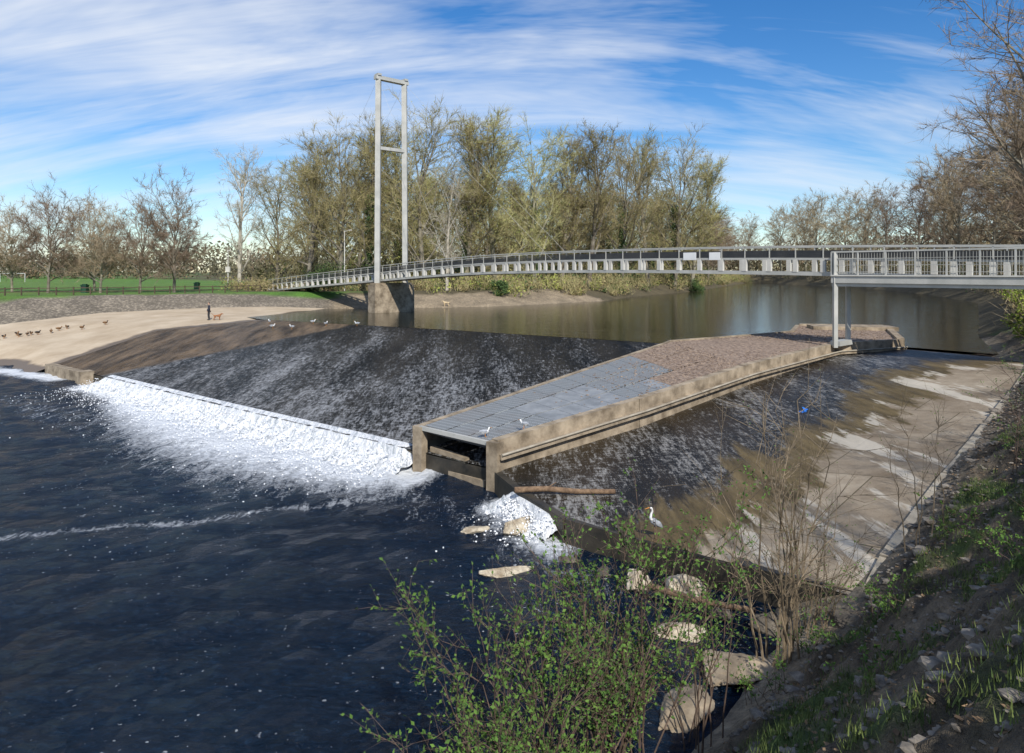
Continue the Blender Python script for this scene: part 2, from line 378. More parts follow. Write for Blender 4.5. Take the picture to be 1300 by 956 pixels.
def pl_dist(X, Y, pts):
    best = np.full(np.shape(X), 1e18); sg = np.zeros(np.shape(X))
    for a, b in zip(pts[:-1], pts[1:]):
        ex, ey = b[0]-a[0], b[1]-a[1]; L = ex*ex+ey*ey
        t = np.clip(((X-a[0])*ex+(Y-a[1])*ey)/L, 0, 1)
        d = (X-a[0]-t*ex)**2+(Y-a[1]-t*ey)**2; m = d < best
        best = np.where(m, d, best); sg = np.where(m, np.sign(ex*(Y-a[1])-ey*(X-a[0])), sg)
    return np.sqrt(best), sg
SURF = {}
def tin(name, loop, inner, mat, cuts=0, attr=None, smooth=False):
    pts = loop+inner
    r = geometry.delaunay_2d_cdt([Vector(p[:2]) for p in pts], [], [list(range(len(loop)))], 1, 1e-5)
    vs = []
    for v, o in zip(r[0], r[3]): vs.append((v.x, v.y, pts[o[0]][2] if o else 0))
    bm = bmesh.new(); bv = [bm.verts.new(v) for v in vs]
    for f in r[2]: bm.faces.new([bv[i] for i in f])
    for _ in range(cuts):
        E = [e for e in bm.edges if e.calc_length() > .8]
        if not E: break
        bmesh.ops.subdivide_edges(bm, edges=E, cuts=1); bmesh.ops.triangulate(bm, faces=bm.faces)
    bmesh.ops.recalc_face_normals(bm, faces=bm.faces)
    if sum(f.normal.z for f in bm.faces) < 0: bmesh.ops.reverse_faces(bm, faces=bm.faces)
    me = bpy.data.meshes.new(name); bm.to_mesh(me); SURF[name] = BVHTree.FromBMesh(bm); bm.free(); me.materials.append(mat)
    if smooth: me.polygons.foreach_set('use_smooth', [True]*len(me.polygons))
    if attr:
        co = np.zeros(len(me.vertices)*3); me.vertices.foreach_get('co', co); co = co.reshape(-1, 3)
        a = me.attributes.new(attr[0], 'FLOAT', 'POINT'); a.data.foreach_set('value', attr[1](co).astype('f'))
    return link(bpy.data.objects.new(name, me))
def sz_(name, x, y):
    r_ = SURF[name].ray_cast(Vector((x, y, 50)), Vector((0, 0, -1))); return r_[0].z if r_[0] else 3

tin('weir_slope', [(-.8, 25.4, .7), (-3.6, 27.6, .7), (-16, 37.4, .7), (-28.7, 47.8, .7), (-35, 53, .62), (-36.4, 54.6, .6), (-33.6, 64.7, 2.4),
                   (-25.7, 70.8, 2.98), (-23, 74, 2.7), (-6, 61.5, 2.7), (12.5, 50, 2.7), (18, 45, 2.9), (3, 30, 1.2)],
    [(-7, 59.5, 2.99), (10.6, 47.5, 2.99), (-24.5, 70.2, 2.99), (-16, 65.2, 2.99)], M_weir)
FOOT = [(-3.4, 27.5), (-16, 37.4), (-28.7, 47.8)]
mb = MB()
LP = [(-.8, 25.4, .7), (-3.6, 27.6, .7), (-16, 37.4, .7), (-28.7, 47.8, .7), (-35, 53, .62), (-36.4, 54.6, .6)]
for a, b in zip(LP[:-1], LP[1:]):
    off = Vector((.634, .773, 0))*.27
    mb.beam(Vector(a)+off+Vector((0, 0, -.66)), Vector(b)+off+Vector((0, 0, -.66)), .5, 1.2)
mb.obj('weir_lip_wall', [M_concd])
mb = MB()
mb.beam((-30.4, 48.9, .32), (-36.6, 54.0, .3), .6, .9); mb.box((-30.6, 48.9, .42), 1.0, .9, .95, -.7)
mb.obj('concrete_ledge', [M_conc])

def beach_dry(co):
    d1, _ = pl_dist(co[:, 0], co[:, 1], [(-36.4, 54.6), (-33.6, 64.7), (-25.7, 70.8), (-26.5, 85), (-20, 95)])
    return np.minimum(np.clip(d1/2.6, 0, 1), np.clip((co[:, 2]-.1)/.7, 0, 1))
tin('beach', [(-36.4, 54.6, .61), (-33.6, 64.7, 2.41), (-25.7, 70.8, 2.99), (-22.5, 74.5, 2.6), (-21.5, 86, 2.6), (-24, 92, 2.9), (-26, 93.5, 3.05), (-33, 93, 3.3), (-40, 89.3, 3.32),
              (-50.4, 83.6, 3.02), (-56.4, 76, 2.25), (-90, 73.5, 1.6), (-150, 70, 1.5), (-150, 58, -.4), (-90, 61, -.4), (-48, 59, -.35), (-42, 56.5, -.3), (-38.5, 53.8, -.3)],
    [(-26.5, 85, 3.02), (-31, 72, 3.05), (-42, 72, 2.6), (-38, 80, 3.05), (-43, 62, 1.2), (-52, 67, 1.2)], M_beach, 5, ('dry', beach_dry), True)

tin('upper_pool_water', [(x, y, 3.0) for x, y in [(-25.7, 71.0), (-7, 59.7), (10.6, 47.6), (20, 45), (26.2, 45.2), (30.5, 40.3), (40, 47), (60, 76), (80, 105), (97, 146), (113, 204), (118, 271), (122, 320),
                         (100, 320), (86, 297), (72, 260), (38, 178), (16, 140), (9, 121), (-4, 103), (-12, 98), (-24, 96), (-30, 92), (-30, 76)]], [], M_pool)

wx = axis([-700, -400, -250, -150, -110, -85, -70, (-60, 10, .4), 10]); wy = axis([-220, -120, -70, -40, -20, -8, 0, (4, 62, .4), 62, 70])
WX, WY = np.meshgrid(wx, wy)
d, sg = pl_dist(WX, WY, FOOT)
along = np.clip((-WX-3.4)/25.3, 0, 1)
wid = 2.2+3.8*np.sin(np.clip(along*1.15, 0, 1)*pi)**.8
foam = np.exp(-(d/wid)**2*.95)*1.0
foam *= np.where(WX > -3.6, np.clip(1-(WX+3.6)/1.5, 0, 1), 1)
d2, _ = pl_dist(WX, WY, [(-.3, 23.3), (.3, 21.9), (1.2, 19.9)]); foam = np.maximum(foam, np.exp(-(d2/1.15)**2)*.75)
d3, _ = pl_dist(WX, WY, [(-4.5, 24.3), (-6.5, 23.4), (-8.4, 22.9), (-10.2, 21.7), (-12, 21.6), (-15.5, 20.4), (-21, 19)]); foam = np.maximum(foam, np.exp(-(d3/.5)**2)*.46)
d4, _ = pl_dist(WX, WY, [(-60, 60), (-48, 58.4), (-40, 54.5), (-34, 51)]); foam = np.maximum(foam, np.exp(-(d4/1.4)**2)*.85)
d5, _ = pl_dist(WX, WY, [(-3, 23.5), (-12, 28.5), (-22, 36), (-32, 43)]); foam = np.maximum(foam, np.exp(-(d5/3.0)**2)*.32)
d6, _ = pl_dist(WX, WY, [(-1.5, 22.5), (.2, 19.5), (1.8, 17.5)]); foam = np.maximum(foam, np.exp(-(d6/1.5)**2)*.32)
nxw, nyw = len(wx), len(wy)
V = []
for j in range(nyw):
    for i in range(nxw):
        x, y = WX[j, i], WY[j, i]; z = 0
        if -60 < x < 9 and 3 < y < 61:
            z = .09*noise.fractal(Vector((x*.55, y*.8, 0)), 1, 2, 3)+foam[j, i]*.18*noise.fractal(Vector((x*1.1, y*1.1, 4)), 1, 2, 3)
        V.append((x, y, z))
w = mesh_obj('river_water', V, [(j*nxw+i, j*nxw+i+1, (j+1)*nxw+i+1, (j+1)*nxw+i) for j in range(nyw-1) for i in range(nxw-1)], M_river, smooth=True)
a = w.data.attributes.new('foam', 'FLOAT', 'POINT'); a.data.foreach_set('value', foam.ravel().astype('f'))

def foam_roll(name, path, prof, step, amp):
    P = []
    for a_, b_ in zip(path[:-1], path[1:]):
        a_ = Vector(a_); b_ = Vector(b_); n = max(1, int((b_-a_).length/step))
        P += [a_.lerp(b_, k/n) for k in range(n)]
    P.append(Vector(path[-1])); L = len(P); V = []; K = 22
    for i, p in enumerate(P):
        t = (P[min(i+1, L-1)]-P[max(i-1, 0)]).normalized(); nrm = Vector((t.y, -t.x, 0))
        if nrm.dot(Vector((-.634, -.773, 0))) < 0: nrm = -nrm
        e = min(1, i/8, (L-1-i)/8)
        wv = 1+.9*noise.fractal(Vector((i*step*.9, 3, 0)), .8, 2, 5)
        hv = 1+.4*noise.fractal(Vector((i*step*.4, 9, 0)), 1, 2, 4)
        for k in range(K+1):
            s = k/K; o, z = prof(s); o *= max(.45, wv) if s > .25 else 1
            q = p+nrm*o; q.z = z*(.5+.5*e)*(hv if s > .35 else 1)
            f = noise.fractal(Vector((q.x*2.6, q.y*2.6, q.z*2)), .7, 2, 5)
            f2 = noise.fractal(Vector((q.x*10, q.y*10, 0)), .7, 2, 3)
            aa = amp*min(1, max(0, s-.1)*4)
            q.z += aa*(f*.7+f2*.45)-(.2 if s > .94 else 0)
            V.append(q)
    Fs = [(i*(K+1)+k, (i+1)*(K+1)+k, (i+1)*(K+1)+k+1, i*(K+1)+k+1) for i in range(L-1) for k in range(K)]
    return mesh_obj(name, V, Fs, M_foam, smooth=True)
def prof1(s):
    o = -.5+s*2.1
    if s < .2: z = .79-.09*(s/.2)
    else:
        u = (s-.2)/.8; z = .70*max(0, 1-u/.5)**1.1+.17*math.exp(-((u-.5)/.2)**2)+.02*(1-u)
    return o, z
foam_roll('white_water', [(-3.9, 27.75, 0), (-16, 37.35, 0), (-28.9, 47.9, 0)], prof1, .1, .15)
def prof2(s): return -.02+s*.9, (.62 if s < .05 else .62*max(0, 1-(s-.05)/.7)+.03*(1-s))
foam_roll('white_water', [(1.35, 20.3, 0), (.3, 22.6, 0), (-.1, 23.6, 0)], prof2, .07, .2)

# ---------------------------------------------------------------- right channel & apron
RE = [(7.6, 15.0, .85), (8.6, 16.0, 1.3), (12.5, 19.9, 2.1), (18.5, 26.2, 2.65), (24, 32.2, 3.08), (28, 37, 3.12)]
WL = [(3.2, 18.0), (5.2, 19.8), (7.6, 22.5), (10.0, 25.0), (13, 27.4), (17.0, 31), (18.4, 34.2), (22.5, 37.3), (28, 38.4), (33, 39.2)]
def ap_dry(co):
    d, s = pl_dist(co[:, 0], co[:, 1], WL); return np.clip(.45-s*d*.12, -.6, 1.2)
lp_ = [(-.6, 24.9, .72), (.3, 22.6, .72), (1.6, 20.1, .72), (5.6, 16.9, .75)]
tin('apron', lp_+RE+[(31, 40.5, 2.75), (27, 46.2, 2.75), (25.4, 45.4, 2.9), (20.2, 43.2, 2.7), (12.3, 36.3, 2.05), (4.4, 28.8, 1.25)],
    [(8, 22.3, 1.25), (13, 26.6, 1.95), (18.6, 32.5, 2.6), (4.5, 22.5, .95), (11, 30, 1.75)], M_apron, 6, ('dry', ap_dry), True)
mb = MB()
for a_, b_ in zip(lp_[:-1], lp_[1:]):
    mb.beam((a_[0]+.1, a_[1]+.12, .05), (b_[0]+.1, b_[1]+.12, .05), .45, 1.36)
mb.beam((5.6, 17.05, .1), (7.9, 15.2, .2), .45, 1.4)
mb.obj('channel_sill', [M_concd])
mb = MB()
for a_, b_ in zip(RE[:-1], RE[1:]):
    A = Vector(a_); B = Vector(b_); n = max(1, int((B-A).length/2.0))
    for k in range(n):
        p, q = A.lerp(B, k/n), A.lerp(B, (k+.985)/n)
        o = Vector((.3+random.uniform(-.03, .03), -.3, -.14+random.uniform(-.03, .03)))
        mb.beam(p+o, q+o+Vector((0, 0, random.uniform(-.03, .03))), .75, .5)
mb.obj('stone_kerb', [M_concl])

# ---------------------------------------------------------------- fish pass
fp = empty('concrete_fish_pass')
Lp = [Vector(p) for p in [(-3.6, 27.8, 1.75), (3.4, 36.3, 2.6), (10.5, 45.3, 3.35)]]
Rp = [Vector(p) for p in [(-.75, 25.2, 1.72), (5.2, 29.5, 2.42), (12.3, 36.3, 3.0), (20.2, 43.3, 3.38), (25.8, 45.6, 3.4)]]
def interp(pl, t):
    Ls = [(b-a).length for a, b in zip(pl[:-1], pl[1:])]; T = sum(Ls)*t
    for (a, b), l in zip(zip(pl[:-1], pl[1:]), Ls):
        if T <= l+1e-9: return a.lerp(b, T/l)
        T -= l
    return pl[-1].copy()
Rshort = Rp[:3]
NS = 16
mbg = MB()
for k in range(NS):
    for side in range(3):
        t0, t1 = k/NS, (k+1)/NS
        l0, r0, l1, r1 = interp(Lp, t0), interp(Rshort, t0), interp(Lp, t1), interp(Rshort, t1)
        a0, a1 = side/3+.006, (side+1)/3-.006
        q = [l0.lerp(r0, a0), l0.lerp(r0, a1), l1.lerp(r1, a1), l1.lerp(r1, a0)]
        cc = (q[0]+q[1]+q[2]+q[3])/4; q = [cc+(p-cc)*.975 for p in q]
        m = 0
        if k in (3, 4, 5, 6) and side >= 1: m = 1
        if k == 9 and side == 2: m = 1
        if k >= 12 or (k >= 10 and side == 2): m = 2
        V = [p for p in q]+[p-Vector((0, 0, .06)) for p in q]
        mbg.add(V, [(0, 1, 2, 3), (7, 6, 5, 4), (0, 4, 5, 1), (1, 5, 6, 2), (2, 6, 7, 3), (3, 7, 4, 0)], m)
mbg.obj('grating_panels', [M_grate, M_grate2, M_peb], parent=fp)
mb = MB()
for k in range(NS+1):
    l, r = interp(Lp, k/NS), interp(Rshort, k/NS); mb.beam(l-Vector((0, 0, .16)), r-Vector((0, 0, .16)), .12, .18)
mb.obj('bearers', [M_dark], parent=fp)
gl = [tuple(Vector(p)) for p in [Lp[2], (17, 49, 3.4), (21.5, 52, 3.42), (24.2, 57.5, 3.45), (30.6, 56.2, 3.45), (25.8, 45.6, 3.38), (20.2, 43.3, 3.36), Rp[2]]]
tg = tin('gravel_top', gl, [], M_peb); tg.parent = fp
mb = MB()
def wall(pl, off, w, top, bot, m=0):
    for a_, b_ in zip(pl[:-1], pl[1:]):
        a_, b_ = Vector(a_), Vector(b_); dd = (b_-a_).normalized(); n = Vector((dd.y, -dd.x, 0)).normalized()*off
        A, B = a_+n, b_+n; hw = Vector((dd.y, -dd.x, 0)).normalized()*w/2
        V = [A-hw, A+hw, B+hw, B-hw]
        tv = [v+Vector((0, 0, top)) for v in V]; bv = [Vector((v.x, v.y, bot)) for v in V]
        mb.add(bv+tv, [(3, 2, 1, 0), (4, 5, 6, 7), (0, 1, 5, 4), (1, 2, 6, 5), (2, 3, 7, 6), (3, 0, 4, 7)], m)
wall(Rp, .2, .38, .13, -.6)
wall(Lp, -.12, .24, .02, -.6)
wall([Lp[2], (17, 49, 3.4), (21.5, 52, 3.42), (24.2, 57.5, 3.45)], -.15, .3, .08, -.5)
wall([(24.2, 57.5, 3.45), (30.6, 56.2, 3.45), (25.8, 45.6, 3.4)], -.15, .45, .16, -.5)
mb.box((-3.72, 27.6, .62), .34, .5, 2.3, .92); mb.box((-.62, 25.0, .62), .42, .5, 2.34, .92)
mb.obj('side_walls', [M_conc], parent=fp)
mb = MB()
mb.beam((-3.25, 27.75, .3), (-1.75, 26.35, .2), .25, 1.25); mb.beam((-1.75, 26.35, .15), (.2, 28.4, .2), .25, 1.1); mb.beam((-2.9, 27.3, -.05), (-.95, 25.5, -.05), .25, .5)
mb.obj('baffles', [M_conc], parent=fp)
mb = MB(); mb.beam((-3.7, 27.5, 1.72), (-.75, 24.98, 1.7), .12, .16)
mb.obj('front_beam', [M_steel], parent=fp)
mb = MB(); P = []
for k in range(41):
    p = interp(Rp, k/40); q = interp(Rp, min(1, k/40+.01)); r_ = interp(Rp, max(0, k/40-.01)); dd = (q-r_).normalized()
    n = Vector((dd.y, -dd.x, 0)).normalized(); P.append((p+n*.5+Vector((0, 0, -.46)), n))
for (a_, n1), (b_, n2) in zip(P[:-1], P[1:]):
    mb.beam(a_, b_+(b_-a_)*.01, .24, .2, 0)
    mb.tube(a_+n1*.16+Vector((0, 0, .1)), b_+n2*.16+Vector((0, 0, .1)), .045, .045, 6, 1)
mb.obj('side_ledge', [M_conc, M_concl], parent=fp)
mb = MB(); mb.box((27.0, 54.3, 3.55), 6.2, 2.2, .3, -.18); mb.obj('end_slab', [M_conc], parent=fp)

# ---------------------------------------------------------------- pebbles
def ico():
    bm = bmesh.new(); bmesh.ops.create_icosphere(bm, subdivisions=1, radius=1)
    v = np.array([q.co[:] for q in bm.verts]); f = np.array([[x.index for x in p.verts] for p in bm.faces]); bm.free(); return v, f
IV, IF = ico()
def stones(name, pos, size, mat, rng, flat_=.6, parent=None):
    pos = np.array(pos); n = len(pos); a = rng.uniform(0, 2*pi, n)
    sc = size[:, None]*np.stack([rng.uniform(.7, 1.3, n), rng.uniform(.5, 1, n), rng.uniform(.4, .8, n)*flat_], 1)
    v = IV[None]*sc[:, None, :]*rng.uniform(.75, 1.2, (n, 12, 1))
    x = v[..., 0]*np.cos(a)[:, None]-v[..., 1]*np.sin(a)[:, None]; y = v[..., 0]*np.sin(a)[:, None]+v[..., 1]*np.cos(a)[:, None]
    V = np.stack([x, y, v[..., 2]], -1)+pos[:, None, :]
    F = (IF[None]+(np.arange(n)*12)[:, None, None]).reshape(-1, 3)
    return mesh_obj(name, V.reshape(-1, 3), F.tolist(), mat, parent=parent)
rng = np.random.default_rng(3)
pos = []
for _ in range(1500):
    t = min(1, rng.beta(5, 1)); l, r = interp(Lp, t), interp(Rshort, t); p = l.lerp(r, rng.beta(1.6, 1.1)); pos.append((p.x, p.y, p.z+.01))
gp = [Vector(p) for p in gl]
for _ in range(2600):
    a_, b_ = rng.uniform(0, 1, 2)
    l = interp([gp[0], gp[1], gp[2], gp[3]], a_); r = interp([gp[7], gp[6], gp[5], gp[4]], a_); p = l.lerp(r, b_); pos.append((p.x, p.y, p.z+.015))
stones('deck_debris', pos, rng.uniform(.025, .085, len(pos)), M_peb, rng)
X = rng.uniform(1, 30, 40000); Y = rng.uniform(3, 42, 40000); z, d, i = riv_eval(X, Y)
ok = (d > .2) & (d < 6.5) & (Y < X*1.35+6) & (Y > X*.9-4); X, Y, d = X[ok][:8000], Y[ok][:8000], d[ok][:8000]
sz = np.where(rng.random(len(X)) > .05, rng.uniform(.02, .06, len(X)), rng.uniform(.08, .17, len(X))); sz = np.where(d < 1.2, sz*1.5, sz)
stones('bank_stones', [(x, y, gz(x, y)+s*.1) for x, y, s in zip(X, Y, sz)], sz, M_pebd, rng)
# airborne spray and froth flecks over the white water
pos = []; fo_ = [Vector((-3.9, 27.6, 0)), Vector((-16, 37.3, 0)), Vector((-28.9, 47.8, 0))]
for _ in range(4200):
    p = interp(fo_, rng.random()); o_ = rng.gamma(2.0, .75); pos.append((p.x-.634*o_+rng.normal(0, .1), p.y-.773*o_, max(.02, .62*math.exp(-o_*1.1)+abs(rng.normal(0, .09)))))
for _ in range(500):
    p = interp([Vector((1.3, 20.2, 0)), Vector((.1, 23.0, 0))], rng.random()); o_ = rng.gamma(2.0, .35); pos.append((p.x-.75*o_, p.y-.4*o_, max(.02, .5*math.exp(-o_*1.3)+abs(rng.normal(0, .07)))))
stones('spray_droplets', pos, rng.uniform(.012, .045, len(pos)), M_spray, rng, 1.2)

def boulder(name, p, sx, sy, sz, mat, seed, rot=0, parent=None):
    bm = bmesh.new(); bmesh.ops.create_icosphere(bm, subdivisions=5, radius=1)
    for v in bm.verts:
        f = 1+.42*noise.fractal(v.co*1.1+Vector((seed*7, 0, 0)), .8, 2, 7); c = v.co*f
        for k in range(9):
            n = Vector((sin(seed*3+k*2.1), cos(seed*5+k*1.7), sin(seed+k*2.9))).normalized(); q = c.dot(n)
            if q > .58: c -= n*(q-.58)*.93
        c += v.co*.05*noise.fractal(v.co*6+Vector((seed, 0, 0)), .8, 2, 4)
        v.co = Vector((c.x*sx, c.y*sy, c.z*sz))
    me = bpy.data.meshes.new(name); bm.to_mesh(me); bm.free(); me.materials.append(mat)
    me.polygons.foreach_set('use_smooth', [True]*len(me.polygons))
    o = bpy.data.objects.new(name, me); o.location = p; o.rotation_euler = (0, 0, rot); return link(o, parent)
BO = [(-1.1, 21.2, -.02, .7, .3, .14, M_rock, .3), (.15, 21.0, .1, .65, .5, .42, M_rock, 0), (-.1, 18.2, -.04, .7, .42, .2, M_rock, .5), (3.2, 17.3, .12, .6, .45, .38, M_rock, 1),
      (4.2, 16.9, .15, .62, .6, .48, M_rock, 2), (3.7, 15.2, .0, .75, .42, .2, M_rock, .2), (5.7, 15.3, .05, .5, .4, .28, M_rockd, .2),
      (3.2, 12.5, .0, 1.0, .6, .2, M_conc, .75), (4.5, 13.6, .1, .9, .6, .22, M_conc, .7),
      (1.6, 19.0, -.08, .45, .3, .2, M_rockd, .1), (2.4, 18.1, -.08, .5, .35, .22, M_rockd, .9), (4.9, 16.0, -.05, .35, .3, .25, M_rockd, .9), (7.0, 14.3, .7, .5, .4, .22, M_rockd, .9)]
for i, b in enumerate(BO): boulder('boulder', b[:3], b[3], b[4], b[5], b[6], i+1, b[7])
def log(name, pts, r, mat):
    m = MB()
    for i in range(len(pts)-1): m.tube(pts[i], pts[i+1], r*(1-.25*i/len(pts)), r*(1-.25*(i+1)/len(pts)), 8)
    m.tube(pts[-1], Vector(pts[-1])+Vector((.02, 0, 0)), r*.6, .01, 8); m.tube(pts[0], Vector(pts[0])-Vector((.02, 0, 0)), r, .01, 8)
    m.tube(pts[1], Vector(pts[1])+Vector((.35, .1, .18)), r*.3, r*.12, 5)
    m.obj(name, [mat], smooth=True)
log('driftwood_log', [(.1, 22.4, .84), (1.1, 22.25, .93), (2.1, 22.0, .92), (3.3, 21.8, .98)], .1, M_wood)
log('driftwood_log', [(3.3, 16.4, .45), (4.2, 15.6, .5), (5.3, 14.9, .6)], .08, M_wood)
mb = MB(); mb.box((12.6, 29.6, 1.9), .3, .2, .1, .4); mb.add([(12.6, 29.4, 1.97), (12.9, 29.7, 2.02), (12.7, 29.9, 2.09)], [(0, 1, 2)])
mb.obj('blue_litter', [M_blue])

# ---------------------------------------------------------------- footbridge
br = empty('suspension_footbridge')
BD = Vector((.657, -.754, 0)); BN = Vector((.754, .657, 0)); T0 = Vector((-15, 85, 0))
PR = [(-37, 4.75), (-22, 5.65), (0, 6.85), (10, 7.4), (20, 7.78), (30, 7.93), (41.6, 7.93), (54, 7.78), (64.4, 7.5), (78, 7.1)]
def bz(t):
    xs = [p[0] for p in PR]; zs = [p[1] for p in PR]
    return float(np.mean(np.interp(np.linspace(t-4, t+4, 9), xs, zs)))
def bp(t, n=0, z=0): p = T0+BD*t+BN*n; p.z = bz(t)+z; return p
mb = MB(); N = 62; ts = np.linspace(-36, 76, N+1); ba = math.atan2(BD.y, BD.x)
for a_, b_ in zip(ts[:-1], ts[1:]):
    mb.beam(bp(a_, 0, .14), bp(b_, 0, .14), 2.5, .14, 2)
    for s in (-1.35, 1.35):
        mb.beam(bp(a_, s, .1), bp(b_, s, .1), .14, .24, 0)
        mb.beam(bp(a_, s, 1.06), bp(b_, s, 1.06), .12, .12, 0)
        mb.beam(bp(a_, s, 1.88), bp(b_, s, 1.88), .1, .08, 1)
        for h in (1.2, 1.32, 1.44, 1.56): mb.beam(bp(a_, s*.97, h), bp(b_, s*.97, h), .04, .085, 2)
        p = bp(a_, s, 0); mb.box((p.x, p.y, p.z+.6), .3, .2, .8, ba, 3)
        mb.box((p.x, p.y, p.z+1.5), .06, .06, .8, ba, 1)
mb.obj('deck_and_parapets', [M_steel, M_steel, M_dark, M_white], parent=br)
mb = MB()
ra = math.atan2(BN.y, BN.x)
for s in (-1, 1):
    p = T0+BN*2.0*s
    mb.beam((p.x, p.y, 5.6), (p.x-BN.x*.15*s, p.y-BN.y*.15*s, 31.6), .62, .62, 0)
a_ = T0-BN*2.3; b_ = T0+BN*2.3
mb.beam((a_.x, a_.y, 31.8), (b_.x, b_.y, 31.8), .7, .45, 0); mb.beam((a_.x+.3, a_.y+.3, 23.2), (b_.x-.3, b_.y-.3, 23.2), .5, .4, 0)
for s in (-1, 1):
    p = T0+BN*1.9*s; mb.box((p.x, p.y, 32.15), .5, .9, .25, ra, 0)
mb.obj('tower', [M_steel], parent=br)
mb = MB()
for s in (-1, 1):
    p = T0+BN*1.9*s; p.z = 31.7
    for t in (14, 30): mb.tube(p, bp(t, 1.35*s, 1.1), .012, .012, 4)
    mb.tube(p, bp(-30, 1.35*s, .6), .012, .012, 4)
mb.obj('stay_cables', [M_steel], parent=br)
mb = MB(); mb.box((T0.x, T0.y, 4.1), 5.6, 1.7, 4.6, ra, 0); mb.box((T0.x, T0.y, 6.5), 5.2, 1.4, .25, ra, 0)
mb.obj('pier', [M_conc], parent=br)
mb = MB(); TS = 55.0; ts = np.linspace(TS, 77, 15)
def ap(t, n, z): p = T0+BD*t+BN*n; p.z = z; return p
for i, (a_, b_) in enumerate(zip(ts[:-1], ts[1:])):
    mb.beam(ap(a_, -1.7, 7.52), ap(b_, -1.7, 7.52), .16, .42, 0); mb.beam(ap(a_, -1.62, 7.2), ap(b_, -1.62, 7.2), .1, .2, 1)
    mb.beam(ap(a_, -1.7, 7.77), ap(b_, -1.7, 7.77), .3, .08, 3)
    for h in (8.0, 8.4, 8.8): mb.beam(ap(a_, -1.7, h), ap(b_, -1.7, h), .025, .025, 1)
    mb.beam(ap(a_, -1.7, 9.22), ap(b_, -1.7, 9.22), .09, .09, 1)
    p = ap(a_, -1.7, 8.5); mb.box(p, .09, .07, 1.45, ba, 1)
    for k in range(10):
        q = ap(a_+(b_-a_)*k/10, -1.7, 8.5); mb.box(q, .014, .014, 1.3, 0, 1)
for n in (-1.65, .2):
    p = ap(TS+.2, n, 0); mb.beam((p.x, p.y, 3.3), (p.x, p.y, 9.2 if n < 0 else 7.6), .24, .24, 1)
p, q = ap(TS+.2, -1.65, 0), ap(TS+.2, 1.4, 0)
mb.beam((p.x, p.y, 7.25), (q.x, q.y, 7.25), .2, .3, 1)
p, q = ap(TS+.2, -1.65, 0), ap(TS+.2, .2, 0); mb.beam((p.x, p.y, 3.55), (q.x, q.y, 3.55), .6, .3, 0)
mb.obj('approach_span', [M_steel, M_steel, M_dark, M_white], parent=br)
for t in (44.5, 46.6):
    mb = MB(); p = bp(t, -1.45, 1.25); mb.box(p, 1.1 if t < 45 else .9, .03, .55, ba); mb.obj('notice_board', [M_sign], parent=br)

